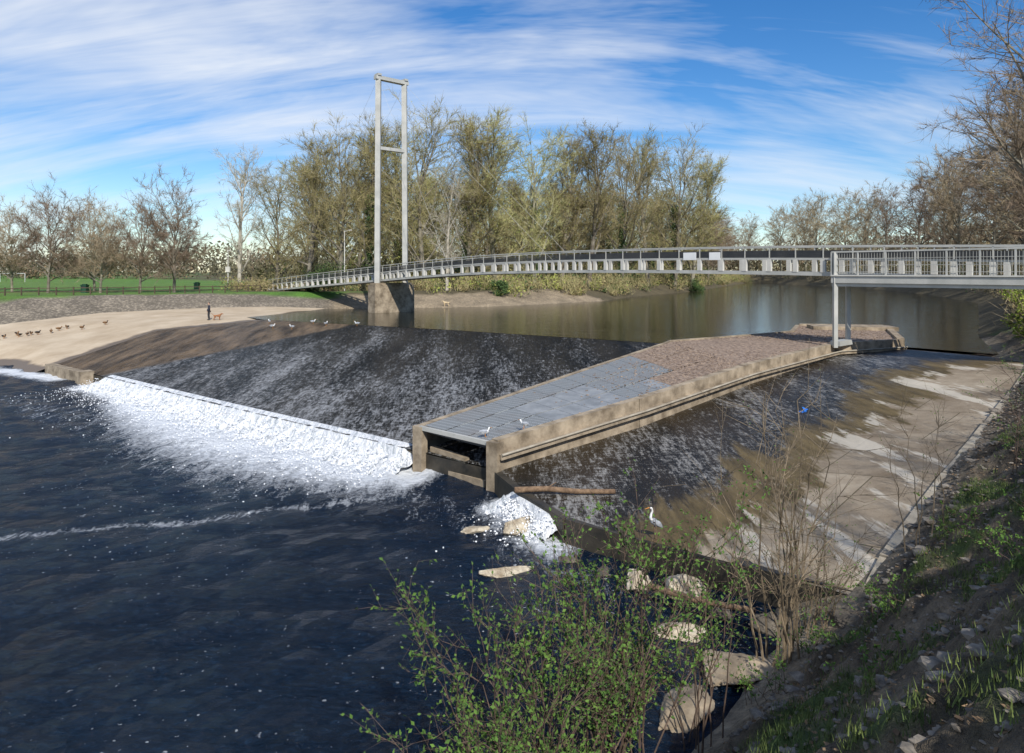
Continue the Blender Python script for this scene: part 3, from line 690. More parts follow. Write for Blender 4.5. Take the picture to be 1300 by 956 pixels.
# ---------------------------------------------------------------- vegetation
def quads(c, u, v, s):
    return np.stack([c-u*s, c+v*s*.6, c+u*s, c-v*s*.6], 1).reshape(-1, 3)
def rdir(r, n):
    u = r.normal(0, 1, (n, 3)); u /= np.linalg.norm(u, axis=1, keepdims=True); v = np.cross(u, r.normal(0, 1, (n, 3))); v /= np.linalg.norm(v, axis=1, keepdims=True); return u, v
def tree_mesh(name, seed, H=20, trunk=.35, leader=.62, spread=.36, ang=40, up=1.0, nb=2, tw=3, twl=1.2, tww=.035, leaves=2000, ls=.08, mats=None, rad0=.015):
    r = np.random.default_rng(seed); segs = []
    def child(q, d, L, rad, lev, a_, az=None):
        u = np.cross(d, r.normal(0, 1, 3)); u /= np.linalg.norm(u)+1e-9
        if az is not None: u = np.array([cos(az), sin(az), 0.])
        grow(q, d*cos(a_)+u*sin(a_), L, rad, lev)
    def grow(p, d, L, rad, lev):
        n = (8, 5, 3, 2)[lev]; az0 = r.uniform(0, 6.28)
        for i in range(n):
            d = d+r.normal(0, (.04, .11, .15, .2)[lev], 3); d[2] += up*(.03, .10, .07, .04)[lev]; d /= np.linalg.norm(d)
            q = p+d*L/n; ra = rad*(1-(.55 if lev == 0 else .8)*i/n); rb = rad*(1-(.55 if lev == 0 else .8)*(i+1)/n); segs.append((p, q, ra, rb, lev))
            fr = (i+1)/n
            if lev == 0 and fr >= trunk:
                tt = (fr-trunk)/(1-trunk)
                for k in range(nb):
                    az0 += 2.4+r.normal(0, .3); child(q-d*L/n*r.uniform(0, .9), d, H*spread*(.8+.25*tt)*r.uniform(.75, 1.1), rb*.55+.01, 1, radians(ang*r.uniform(.75, 1.3)*(1.15-.4*tt)), az0)
                if i == n-1:
                    for k in range(3): az0 += 2.1; child(q, d, H*(1-leader)*r.uniform(.85, 1.08), rb*.75, 1, radians(ang*.45*r.uniform(.5, 1.2)), az0)
            elif lev in (1, 2) and (fr > .25):
                for _ in range(2 if lev == 1 else (1 if fr < .9 else 2)):
                    child(q-d*L/n*r.uniform(0, .9), d, L*(.62-.22*fr)*r.uniform(.7, 1.2), rb*.6+.008, lev+1, radians(r.uniform(28, 58)))
            p = q
    grow(np.array([0, 0, -.3]), np.array([r.normal(0, .03), r.normal(0, .03), 1.]), H*leader, H*rad0, 0)
    mb = MB()
    for lev in range(4):
        sg_ = [s for s in segs if s[4] == lev]
        mb.tubes([s[0] for s in sg_], [s[1] for s in sg_], [max(s[2], .014) for s in sg_], [max(s[3], .01) for s in sg_], (7, 5, 3, 3)[lev], 0 if lev < 2 else 1)
    S2 = [s for s in segs if s[4] >= 2]
    P = np.array([s[0] for s in S2]); Q = np.array([s[1] for s in S2])
    n = len(S2)*tw; ix = r.integers(0, len(S2), n); t = r.uniform(0, 1, (n, 1))
    a = P[ix]*(1-t)+Q[ix]*t; D = (Q-P)[ix]; D = D/(np.linalg.norm(D, axis=1)[:, None]+1e-9)
    D = D+r.normal(0, .5, (n, 3)); D[:, 2] += .2*up; D /= np.linalg.norm(D, axis=1)[:, None]
    Ln = twl*r.uniform(.4, 1.3, (n, 1)); e = a+D*Ln; sd = np.cross(D, r.normal(0, 1, (n, 3))); sd /= np.linalg.norm(sd, axis=1)[:, None]+1e-9
    V = np.stack([a-sd*tww/2, a+sd*tww/2, e], 1).reshape(-1, 3); mb.addnp(V, np.arange(n*3).reshape(-1, 3), 1)
    if leaves:
        ix = r.integers(0, n, leaves); c = a[ix]+(e-a)[ix]*r.uniform(.1, 1, (leaves, 1))+r.normal(0, .06, (leaves, 3))
        u, v = rdir(r, leaves); mb.addnp(quads(c, u, v, ls*r.uniform(.5, 1.2, (leaves, 1))), np.arange(leaves*4).reshape(-1, 4), 2)
    o = mb.obj(name, mats); me = o.data; bpy.data.objects.remove(o); return me
wood = [tree_mesh('woodland_tree_mesh', s, 20, tr, ld, sp, an, 1.1, nb, 5, 1.15, .034, lv, .075, [M_bark, M_twig, M_bud]) for s, tr, ld, sp, an, nb, lv in
        ((1, .3, .66, .34, 36, 2, 3000), (2, .25, .6, .38, 42, 2, 2000), (3, .2, .72, .29, 32, 3, 4000), (4, .3, .56, .42, 44, 2, 900))]
park = [tree_mesh('park_tree_mesh', s, 14, .3, .5, .42, 50, .9, 3, 6, .85, .03, 900, .05, [M_bark, M_twigr, M_budr]) for s in (11, 12)]
brown = [tree_mesh('brown_tree_mesh', s, 20, .3, .58, .38, 46, .9, 2, 6, 1.15, .04, 1400, .08, [M_bark, M_twigr, M_budr]) for s in (21, 22)]
pale = tree_mesh('pale_tree_mesh', 31, 20, .2, .7, .26, 34, 1.1, 2, 3, 1.0, .03, 200, .05, [M_barkp, M_twigp, M_bud])
near = [tree_mesh('near_tree_mesh', s, 26, .3, .6, .38, 50, .6, 2, 6, 1.1, .026, 1500, .045, [M_bark, M_twigr, M_budr]) for s in (41, 42)]
def cloud(name, pts, n_each, rad, ls, mats, seed, mi=None, twigs=0, parent=None, twl=.8, tww=.02):
    r = np.random.default_rng(seed); P = np.repeat(np.array(pts, float), n_each, 0); R = np.repeat(np.array(rad, float), n_each, 0)
    n = len(P); u, v = rdir(r, n); dirs, _ = rdir(r, n); c = P+dirs*R*(r.uniform(0.15, 1, (n, 1))**.5)
    mb = MB(); mb.addnp(quads(c, u, v, ls*r.uniform(.5, 1.3, (n, 1))), np.arange(n*4).reshape(-1, 4))
    mb.m = list(np.repeat(mi if mi is not None else np.zeros(len(pts), int), n_each))
    if twigs:
        P = np.repeat(np.array(pts, float), twigs, 0); R = np.repeat(np.array(rad, float), twigs, 0); n = len(P)
        a = P+r.normal(0, .35, (n, 3))*R; a[:, 2] = P[:, 2]+r.uniform(-.9, .4, n)*R[:, 2]
        D = r.normal(0, .5, (n, 3)); D[:, 2] = np.abs(D[:, 2])+.5; D /= np.linalg.norm(D, axis=1)[:, None]; e = a+D*twl*r.uniform(.4, 1.3, (n, 1))
        sd = np.cross(D, r.normal(0, 1, (n, 3))); sd /= np.linalg.norm(sd, axis=1)[:, None]
        mb.addnp(np.stack([a-sd*tww, a+sd*tww, e], 1).reshape(-1, 3), np.arange(n*3).reshape(-1, 3), len(mats)-1)
    return mb.obj(name, mats, parent=parent)
ivy_me = None
def put(name, me, x, y, H, base, rot=None, wide=1.0, ivy=False):
    global ivy_me
    o = bpy.data.objects.new(name, me); z = gz(x, y); o.location = (x, y, z-.1); s = H/base
    o.scale = (s*wide, s*wide, s); o.rotation_euler = (0, 0, rot if rot is not None else random.uniform(0, 6.28)); link(o)
    if ivy:
        if ivy_me is None:
            pts = [(random.gauss(0, .12), random.gauss(0, .12), i*.45) for i in range(26)]
            rad = [(.5+.5*noise.noise(Vector((i*.7, 0, 0))), .5, .5) for i in range(26)]
            tmp = cloud('ivy', pts, 110, rad, .11, [M_ivy], 5, parent=o); ivy_me = tmp.data
        else: link(bpy.data.objects.new('ivy', ivy_me), o)
    return o
FR = [(-40.8, 118, 20, 1, 0), (-34.5, 115, 25, 0, 0), (-28.9, 114, 27, 3, 0), (-23.3, 112, 27.5, 2, 1), (-19.2, 117, 27, 0, 1), (-14.2, 112, 28.5, 1, 0), (-7.9, 114, 27, 2, 1), (-2.7, 116, 29, 0, 0),
      (4.3, 124, 27.5, 1, 1), (9.7, 130, 28.5, 2, 0), (14.9, 133, 30.5, 0, 0), (23.5, 147, 30.5, 3, 1), (31.5, 158, 34.5, 0, 0), (39.5, 166, 35, 1, 1), (47.0, 178, 33, 2, 0)]
for x, y, H, k, iv in FR: put('woodland_tree', wood[k], x, y, H, 20, wide=1.08, ivy=bool(iv))
for i in range(34):
    t = i/33; b = Vector((-40, 126, 0)).lerp(Vector((54, 198, 0)), t); off = random.uniform(2, 24)
    put('woodland_tree', wood[random.randrange(4)], b.x-off*.25+random.uniform(-2, 2), b.y+off, random.uniform(20, 28), 20, wide=1.1, ivy=(i % 5 == 3))
for x, y, H, k in [(-72.5, 99, 12.5, 0), (-66, 97, 14.5, 1), (-58.5, 97, 12.5, 0), (-53.5, 98, 13.5, 1), (-49, 99, 16, 0), (-66, 108, 14, 1), (-84, 106, 13, 0)]:
    put('park_tree', park[k], x, y, H, 14)
put('pale_bare_tree', pale, -45.5, 114, 23, 20)
put('pale_bare_tree', pale, -10.5, 110, 20, 20)
for x, y, H in [(62, 215, 26), (74, 250, 27), (84, 288, 28), (92, 310, 27), (102, 324, 29), (112, 323, 30), (124, 312, 31), (124, 290, 31), (121, 268, 30),
                (119, 246, 30), (117, 222, 29), (118, 196, 30), (112, 178, 29), (108, 160, 30), (100, 146, 29), (96, 128, 31), (88, 115, 31), (82, 102, 29),
                (74, 90, 27), (66, 78, 27), (102, 112, 31), (112, 140, 33), (122, 165, 34), (130, 205, 34), (132, 240, 34), (58, 68, 25), (64, 60, 25), (51, 59, 20)]:
    put('brown_woodland_tree', brown[random.randrange(2)], x+random.uniform(-2, 2), y+random.uniform(-2, 2), H*random.uniform(.82, 1.0), 20, wide=1.25)
put('riverside_tree', near[0], 36.3, 48.0, 28, 26, 1.2); put('riverside_tree', near[1], 43, 51, 27, 26, 2.6)
put('riverside_tree', near[1], 13.5, -3, 15, 26, 1.0); put('riverside_tree', near[0], 20, 3, 15, 26, 2.0)

def line_pts(pl, n, k0, k1, dx, dy, hmin, hmax):
    P = []; R = []
    for _ in range(n):
        p = interp([Vector((*q, 0)) for q in pl], random.random()); k = random.uniform(k0, k1); h = random.uniform(hmin, hmax)
        x, y = p.x+k*dx, p.y+k*dy; P.append((x, y, gz(x, y)+h*.45)); R.append((h*.8, h*.8, h*.55))
    return P, R
P, R = line_pts([(-12, 102), (0, 106), (15.5, 119), (23, 136), (46, 174), (82, 256), (98, 290), (112, 316)], 360, .3, 12, -.62, .78, .8, 3.4)
cloud('undergrowth', P, 70, R, .2, [M_bud, M_ivy, M_budr, M_twig], 4, [random.choice([0, 2, 1, 2]) for _ in P], 50, twl=1.8, tww=.035)
P, R = line_pts([(-44, 128), (0, 128), (30, 160), (60, 210), (80, 280)], 240, 0, 10, -.62, .78, 2, 6.5)
cloud('undergrowth', P, 90, R, .3, [M_far, M_ivy, M_budr, M_twig], 44, [random.choice([0, 0, 1, 2]) for _ in P], 40, twl=3, tww=.05)
P, R = [], []
for _ in range(90):
    x, y = random.uniform(-46, -12), random.uniform(106, 116); h = random.uniform(1, 2.6); P.append((x, y, gz(x, y)+h*.4)); R.append((h*.9, h*.9, h*.55))
cloud('undergrowth', P, 70, R, .17, [M_bud, M_ivy, M_budr, M_twig], 14, [random.choice([0, 1, 2, 2]) for _ in P], 40, twl=1.5, tww=.03)
P, R = line_pts([(120, 300), (112, 271), (110, 206), (94, 148), (76.5, 107), (57, 78)], 260, 0, 16, .9, -.4, 1.5, 6)
P2, R2 = line_pts([(57, 78), (38, 51), (32.0, 42.3), (29.5, 38.2)], 150, 0, 10, .85, -.45, .6, 2.6)
cloud('undergrowth', P+P2, 90, R+R2, .17, [M_far, M_ivy, M_budr, M_twigr], 24, [random.choice([0, 0, 1, 2]) for _ in P+P2], 45, twl=1.6, tww=.025)
# thicker background woodland behind the far end and the right bank
P, R = line_pts([(70, 345), (125, 338), (150, 290), (150, 200), (128, 140), (100, 92), (78, 62)], 170, 0, 12, .9, .2, 12, 20)
cloud('background_woodland', P, 190, R, .55, [M_far, M_twigr, M_budr], 64, [random.choice([0, 0, 1, 2]) for _ in P], 50, twl=4, tww=.07)
P, R = line_pts([(-44, 165), (10, 175), (50, 230), (80, 330)], 90, 0, 12, -.5, .8, 8, 15)
cloud('background_woodland', P, 170, R, .5, [M_far, M_twig, M_bud], 65, [random.choice([0, 0, 1, 2]) for _ in P], 50, twl=4, tww=.07)
for x, y, h in [(-28.5, 106, 4.5), (-31, 107, 3), (-2, 106, 2.4), (46, 171, 4)]:
    P = [(x+random.gauss(0, h*.22), y+random.gauss(0, h*.22), gz(x, y)+h*random.uniform(.1, .85)) for _ in range(26)]
    cloud('evergreen_shrub', P, 100, [(h*.22,)*3]*26, .13, [M_ivy], int(x)+99)
P = [(32.3+random.gauss(0, .9), 41.8+random.gauss(0, .9), 4.9+random.uniform(-1.2, 2.2)) for _ in range(44)]
cloud('green_shrub', P, 170, [(.5,)*3]*44, .07, [M_leafb, M_twigr], 77, None, 14, twl=.7, tww=.012)
P, R, mi = [], [], []
for i in range(300):
    x = random.uniform(-480, 90); y = random.uniform(275, 330); h = random.uniform(7, 15)*(1+.3*noise.noise(Vector((x*.02, 0, 0))))
    P.append((x, y, 5+h*.5)); R.append((h*.6, h*.4, h*.55)); mi.append(random.choice([0, 0, 1, 2]))
cloud('distant_tree_line', P, 110, R, .6, [M_far, M_twigr, M_budr, M_far], 8, mi, 50, twl=4, tww=.13)
P, R, mi = [], [], []
for i in range(220):
    x = random.uniform(-600, 600); y = random.uniform(420, 480); h = random.uniform(14, 22); P.append((x, y, 5+h*.5)); R.append((h*.8, h*.5, h*.55)); mi.append(0)
cloud('distant_tree_line', P, 130, R, 1.2, [M_far], 9, mi)

# ---------------------------------------------------------------- foreground shrubs
def shrub(name, base, stems, H, spread, leafn, leafs, mats, seed, r0=.02, side=8, lo=.3, bias=(0, 0)):
    r = np.random.default_rng(seed); tw = []; A = []; B = []; RA = []; RB = []
    def T(p, q, a, b): A.append(p); B.append(q); RA.append(a); RB.append(b)
    for s in range(stems):
        az = r.uniform(0, 2*pi); sp = r.uniform(.15, 1)*spread; h = H*r.uniform(.5, 1)
        p = np.array([base[0]+r.normal(0, .25), base[1]+r.normal(0, .25), 0.]); p[2] = gz(p[0], p[1])-.05
        end = p+np.array([cos(az)*sp+bias[0], sin(az)*sp*.7+bias[1], h]); n = 9; wob = r.normal(0, .07, (n+1, 3))*H/3
        pts = [p]
        for i in range(1, n+1):
            t = i/n; pts.append(p+(end-p)*np.array([t**1.4, t**1.4, t])+wob[i]*t)
        for i in range(n): T(pts[i], pts[i+1], r0*(1-.85*i/n), r0*(1-.85*(i+1)/n))
        for k in range(side):
            t = r.uniform(lo, .98)*n; i = min(int(t), n-1); c = pts[i]+(pts[i+1]-pts[i])*(t-i)
            d = (pts[i+1]-pts[i]); d /= np.linalg.norm(d); d = d+r.normal(0, .55, 3); d /= np.linalg.norm(d); L = H*r.uniform(.08, .24)
            m_ = c+d*L*.5; d2 = d+r.normal(0, .25, 3)+np.array([0, 0, .2]); e = m_+d2/np.linalg.norm(d2)*L*.5
            T(c, m_, r0*.3, r0*.22); T(m_, e, r0*.22, r0*.08); tw += [(c, m_), (m_, e)]
            for _ in range(3):
                t2 = r.uniform(0, 1); c2 = c+(m_-c)*t2 if r.random() < .5 else m_+(e-m_)*t2; d3 = d+r.normal(0, .7, 3); d3 /= np.linalg.norm(d3); e2 = c2+d3*L*.4
                T(c2, e2, r0*.16, r0*.05); tw.append((c2, e2))
    mb = MB(); mb.tubes(A, B, np.array(RA), np.array(RB), 4, 0)
    if leafn:
        P = np.array([t[0] for t in tw]); Q = np.array([t[1] for t in tw]); ix = r.integers(0, len(tw), leafn)
        p = P[ix]+(Q-P)[ix]*r.uniform(.1, 1.05, (leafn, 1)); d = (Q-P)[ix]; d /= np.linalg.norm(d, axis=1)[:, None]+1e-9; d += r.normal(0, .7, (leafn, 3)); d /= np.linalg.norm(d, axis=1)[:, None]
        w_ = np.cross(d, r.normal(0, 1, (leafn, 3))); w_ /= np.linalg.norm(w_, axis=1)[:, None]; L = leafs*r.uniform(.5, 1.3, (leafn, 1)); nn = np.cross(d, w_)
        V = np.stack([p, p+d*L*.45+w_*L*.3+nn*L*.1, p+d*L, p+d*L*.45-w_*L*.3+nn*L*.1], 1).reshape(-1, 3)
        k = np.arange(leafn)[:, None]*4; mb.addnp(V, np.concatenate([k+np.array([[0, 1, 2]]), k+np.array([[0, 2, 3]])]), 1)
    return mb.obj(name, mats)
M_stem = simple('shrub_stems', (.06, .04, .03), (.15, .1, .07), 5, .8, 0)
M_stemp = simple('whip_stems', (.12, .09, .055), (.26, .2, .13), 5, .8, 0)
shrub('leafy_shrub', (.3, 9.4), 30, 4.0, 1.9, 5600, .068, [M_stem, M_leaf], 1, .018, side=13, bias=(-.3, .1))
shrub('leafy_shrub', (1.6, 10.6), 30, 4.5, 1.7, 5600, .068, [M_stem, M_leaf], 2, .02, side=13, bias=(.1, .2))
shrub('leafy_shrub', (-.5, 9.3), 12, 2.6, 1.1, 1800, .065, [M_stem, M_leaf], 3, .014, side=11, bias=(-.4, .2))
shrub('leafy_shrub', (2.9, 11.4), 9, 4.4, 1.3, 1300, .062, [M_stem, M_leaf], 4, .014, side=9, bias=(.2, .2))
shrub('bare_sapling', (5.4, 13.5), 12, 7.0, 1.9, 300, .035, [M_stemp, M_leaf], 5, .026, side=10, lo=.2)
shrub('bare_sapling', (6.4, 14.6), 16, 3.2, 1.5, 500, .045, [M_stemp, M_leaf], 6, .016, side=10, lo=.15)
shrub('bare_sapling', (9.3, 15.3), 5, 4.2, 1.2, 60, .04, [M_stemp, M_leaf], 7, .016, side=8)
shrub('bare_sapling', (12.5, 16.6), 8, 3.2, 1.5, 60, .04, [M_stem, M_leaf], 8, .014, side=8)
shrub('bare_sapling', (16, 20), 8, 3.4, 1.6, 100, .04, [M_stem, M_leaf], 18, .016, side=8)
shrub('bare_sapling', (21, 26), 9, 3.4, 1.8, 100, .05, [M_stem, M_leaf], 19, .018, side=8)
shrub('bare_sapling', (26, 32.5), 12, 3.4, 2.2, 200, .05, [M_stem, M_leaf], 20, .018, side=8)
for i, (x, y, hh, sp_) in enumerate([(7.3, 13.2, .9, 1.1), (9.6, 14.6, .6, 1.2), (11.5, 13.6, 1.1, 1.6), (6.2, 11.5, .6, 1.0), (8.2, 11.4, .7, 1.3), (13.5, 17.5, .9, 1.6), (17.5, 23, 1.1, 1.8), (21.5, 28, 1.2, 2.0),
                                     (5.2, 9.6, .5, .9), (7.0, 8.8, .6, 1.2), (10.3, 11.3, .7, 1.2), (25, 32, 1.3, 1.8), (4.6, 12.2, .8, 1.0), (6.0, 13.4, .8, .9)]):
    shrub('bramble', (x, y), 13, hh, sp_, 520, .05, [M_stem, M_leaf], 50+i, .007, side=6)
r = np.random.default_rng(5); X = r.uniform(2, 20, 30000); Y = r.uniform(2, 26, 30000); z, d, i = riv_eval(X, Y)
V = []; F = []; cnt = 0
for x, y, dd in zip(X, Y, d):
    if dd < 1.0 or dd > 7 or cnt > 3600: continue
    if noise.fractal(Vector((x*.6, y*.6, 9)), 1, 2, 3) < .0 and r.random() > .06: continue
    cnt += 1; z0 = gz(x, y)
    for _ in range(14):
        a_ = r.uniform(0, 6.28); h = r.uniform(.03, .13); w_ = .007; ox, oy = r.normal(0, .07, 2); b = len(V); l_ = h*r.uniform(.2, .9)
        V += [(x+ox-w_*sin(a_), y+oy+w_*cos(a_), z0-.02), (x+ox+w_*sin(a_), y+oy-w_*cos(a_), z0-.02), (x+ox+l_*cos(a_), y+oy+l_*sin(a_), z0+h)]; F.append((b, b+1, b+2))
mesh_obj('grass_tufts', V, F, M_grassb)
X = r.uniform(2, 20, 30000); Y = r.uniform(2, 26, 30000); z, d, i = riv_eval(X, Y); ok = (d > .3) & (d < 7); X, Y = X[ok][:8000], Y[ok][:8000]
C_ = np.array([(x, y, gz(x, y)+.015) for x, y in zip(X, Y)]); u, v = rdir(r, len(C_)); u[:, 2] *= .35; v[:, 2] *= .35
mesh_obj('leaf_litter', quads(C_, u, v, .045*r.uniform(.5, 1.3, (len(C_), 1))), np.arange(len(C_)*4).reshape(-1, 4).tolist(), M_litter)

# ---------------------------------------------------------------- park furniture
mb = MB()
FP = [Vector(p) for p in [(-95, 83, 0), (-75, 83.5, 0), (-61, 86, 0), (-52, 91, 0), (-43.5, 96, 0), (-38, 103, 0)]]
n = 34; last = None
for k in range(n+1):
    p = interp(FP, k/n); p.z = gz(p.x, p.y); mb.box((p.x, p.y, p.z+.5), .14, .14, 1.1, .3)
    if last:
        for h in (.45, .9): mb.beam(last+Vector((0, 0, h)), p+Vector((0, 0, h)), .05, .1)
    last = p
mb.obj('wooden_fence', [M_fence])
for x, y in [(-60.7, 97), (-54, 117), (-46.4, 112)]:
    mb = MB(); z = gz(x, y); mb.box((x, y, z+.5), .75, .7, 1.0); mb.box((x, y, z+1.08), .85, .8, .14); mb.box((x, y-.36, z+.85), .5, .02, .16, 0, 1); mb.box((x, y, z+1.2), .5, .5, .1)
    mb.obj('litter_bin', [M_bin, M_dark])
mb = MB(); x, y = -46.8, 112.5; z = gz(x, y)
mb.tube((x, y, z), (x, y, z+6.6), .09, .06, 8); mb.box((x, y, z+3.4), .7, .4, .9); mb.box((x+.2, y, z+6.5), .7, .2, .14); mb.obj('cctv_pole', [M_white])
mb = MB(); x, y = -26.5, 108; z = gz(x, y)
mb.tube((x, y, z), (x, y, z+9.5), .1, .06, 8); mb.beam((x, y, z+9.4), (x+.9, y, z+9.6), .1, .08); mb.box((x+.9, y, z+9.6), .6, .25, .14); mb.obj('street_lamp', [M_white])
mb = MB()
for s in (0, 7.3): mb.tube((-150+s, 200, 5), (-150+s, 200, 7.5), .07, .07, 6)
mb.tube((-150, 200, 7.5), (-142.7, 200, 7.5), .07, .07, 6); mb.obj('goal_posts', [M_sign])

# ---------------------------------------------------------------- people and animals
def skin(name, verts, edges, rad, mat, parent, sub=2):
    me = bpy.data.meshes.new(name); me.from_pydata(verts, edges, []); me.materials.append(mat)
    o = bpy.data.objects.new(name, me); link(o, parent)
    m = o.modifiers.new('skin', 'SKIN'); m.use_smooth_shade = True
    for i, rr in enumerate(rad):
        rr = rr if isinstance(rr, tuple) else (rr, rr); me.skin_vertices[0].data[i].radius = rr
    me.skin_vertices[0].data[0].use_root = True
    s = o.modifiers.new('sub', 'SUBSURF'); s.levels = sub; s.render_levels = sub; return o
def chain(n, start=0): return [(start+i, start+i+1) for i in range(n-1)]
def person(loc, rot):
    e = empty('person', loc); e.rotation_euler = (0, 0, rot)
    skin('trousers', [(0, 0, .95), (-.1, 0, .86), (-.12, .03, .5), (-.12, -.02, .1), (.1, 0, .86), (.13, .05, .5), (.14, .0, .1)],
         [(0, 1), (1, 2), (2, 3), (0, 4), (4, 5), (5, 6)], [(.15, .12), .1, .075, .06, .1, .075, .06], M_trous, e)
    skin('jacket', [(0, 0, .92), (0, 0, 1.15), (0, 0, 1.36), (0, 0, 1.48), (-.19, 0, 1.42), (-.26, .02, 1.15), (-.24, .16, .93), (.19, 0, 1.42), (.27, 0, 1.16), (.3, .13, .94)],
         [(0, 1), (1, 2), (2, 3), (2, 4), (4, 5), (5, 6), (2, 7), (7, 8), (8, 9)], [(.17, .13), (.16, .12), (.18, .12), .07, .075, .06, .045, .075, .06, .045], M_coat, e)
    skin('head', [(0, 0, 1.48), (0, .01, 1.57), (0, .02, 1.67), (0, .02, 1.76)], chain(4), [.055, .06, (.085, .1), (.07, .085)], M_skin, e)
    skin('hair', [(0, -.02, 1.64), (0, -.01, 1.74), (0, 0, 1.79)], chain(3), [(.085, .08), (.09, .1), (.06, .07)], M_hair, e)
    skin('nose', [(0, .1, 1.67), (0, .135, 1.65)], [(0, 1)], [.02, .014], M_skin, e)
    for s in (-1, 1):
        hx, hy, hz = (-.24, .18, .88) if s < 0 else (.3, .15, .88)
        skin('hand', [(hx, hy, hz), (hx, hy+.02, hz-.06)], [(0, 1)], [.035, .035], M_skin, e, 1)
        for k in range(4): skin('finger', [(hx+(k-1.5)*.018, hy+.02, hz-.07), (hx+(k-1.5)*.02, hy+.035, hz-.12+abs(k-1.5)*.008)], [(0, 1)], [.009, .008], M_skin, e, 1)
        skin('thumb', [(hx-s*.025, hy+.03, hz-.02), (hx-s*.04, hy+.06, hz-.07)], [(0, 1)], [.011, .009], M_skin, e, 1)
        fx = -.12 if s < 0 else .14
        skin('shoe', [(fx, -.04, .05), (fx, .06, .05), (fx+.01*s, .17, .035)], chain(3), [.05, (.05, .05), (.042, .03)], M_bk, e, 1)
    return e
px, py = -31.6, 71.2
pe = person((px, py, sz_('beach', px, py)), 2.2); pe.scale = (1.04,)*3
def dog(loc, rot, mat, sc=1.0, tail=.3):
    e = empty('dog', loc); e.rotation_euler = (0, 0, rot); e.scale = (sc,)*3
    V = [(-.28, 0, .5), (-.1, 0, .5), (.12, 0, .49), (.26, 0, .52), (.36, 0, .62), (.44, 0, .7), (.54, 0, .68), (.63, 0, .65),
         (-.36, 0, .53), (-.5, 0, .5+tail*.5), (-.6, 0, .5+tail)]
    E = [(0, 1), (1, 2), (2, 3), (3, 4), (4, 5), (5, 6), (6, 7), (0, 8), (8, 9), (9, 10)]
    R = [(.1, .11), (.09, .095), (.12, .14), (.11, .13), .075, .085, .05, .035, .035, .025, .015]
    for s in (-.08, .08):
        b = len(V); V += [(-.28, s, .42), (-.22, s, .3), (-.36, s, .17), (-.33, s, .03), (-.28, s, .02)]; E += [(0, b), (b, b+1), (b+1, b+2), (b+2, b+3), (b+3, b+4)]; R += [.075, .055, .03, .024, .022]
        b = len(V); V += [(.24, s, .4), (.22, s, .22), (.24, s, .03), (.28, s, .02)]; E += [(3, b), (b, b+1), (b+1, b+2), (b+2, b+3)]; R += [.06, .036, .026, .024]
    skin('body', V, E, R, mat, e)
    for s in (-1, 1): skin('ear', [(.41, s*.06, .76), (.42, s*.1, .7), (.43, s*.1, .64)], chain(3), [.02, (.03, .015), .012], mat, e, 1)
    skin('nose', [(.655, 0, .66), (.67, 0, .66)], [(0, 1)], [.016, .014], M_bk, e, 1)
    return e
dog((px+.95, py-.2, sz_('beach', px+.95, py-.2)), .2, M_dogb, .95)
dog((-9.2, 95.6, gz(-9.2, 95.6)), 3.0, M_dogp, 1.1, .1)
def bird(name, loc, rot, body, wing, head, bill, sc=1.0, legs=.1, neck=.06):
    e = empty(name, loc); e.rotation_euler = (0, 0, rot); e.scale = (sc,)*3; z = legs
    skin('body', [(-.02, 0, z+.08), (-.12, 0, z+.085), (-.2, 0, z+.1), (.07, 0, z+.1), (.12, 0, z+.13)], [(0, 1), (1, 2), (0, 3), (3, 4)], [(.07, .07), .055, .02, .065, .04], body, e, 1)
    for s in (-1, 1): skin('wing', [(.06, s*.055, z+.12), (-.08, s*.06, z+.12), (-.24, s*.02, z+.12)], chain(3), [(.025, .04), (.025, .05), (.008, .012)], wing, e, 1)
    skin('head', [(.11, 0, z+.13), (.14, 0, z+.16+neck), (.17, 0, z+.175+neck)], chain(3), [.033, .037, .03], head, e, 1)
    skin('bill', [(.19, 0, z+.17+neck), (.25, 0, z+.16+neck)], [(0, 1)], [.012, .006], bill, e, 1)
    for s in (-1, 1): skin('leg', [(-.01, s*.03, z+.04), (-.01, s*.03, .01), (.04, s*.03, .006)], chain(3), [.009, .007, .01], bill, e, 1)
    return e
for x, y, r_ in [(-22.5, 64.2, .2), (-20.5, 63.5, 2.9), (-19.3, 66.3, .5), (-14.5, 63.8, 3.3), (-17.6, 64.6, 1.2), (-24.0, 67.5, 2.2)]:
    bird('seagull', (x, y, sz_('weir_slope', x, y)), r_, M_bw, M_bg, M_bw, M_bo, 1.3)
bird('seagull', (-1.0, 25.7, 1.78), .4, M_bw, M_bg, M_bw, M_bo, 1.05); bird('seagull', (.45, 26.15, 1.99), 2.6, M_bw, M_bg, M_bw, M_bo, 1.0)
random.seed(21)
for i in range(13):
    t = random.random(); x = -52+t*11+random.gauss(0, .5); y = 67.5+t*2.5+random.gauss(0, .9)
    bird('mallard_duck', (x, y, sz_('beach', x, y)), random.uniform(0, 6.28), M_bb, random.choice([M_bb, M_bk]), random.choice([M_bk, M_bb]), M_bo, 1.7, .05, .03)
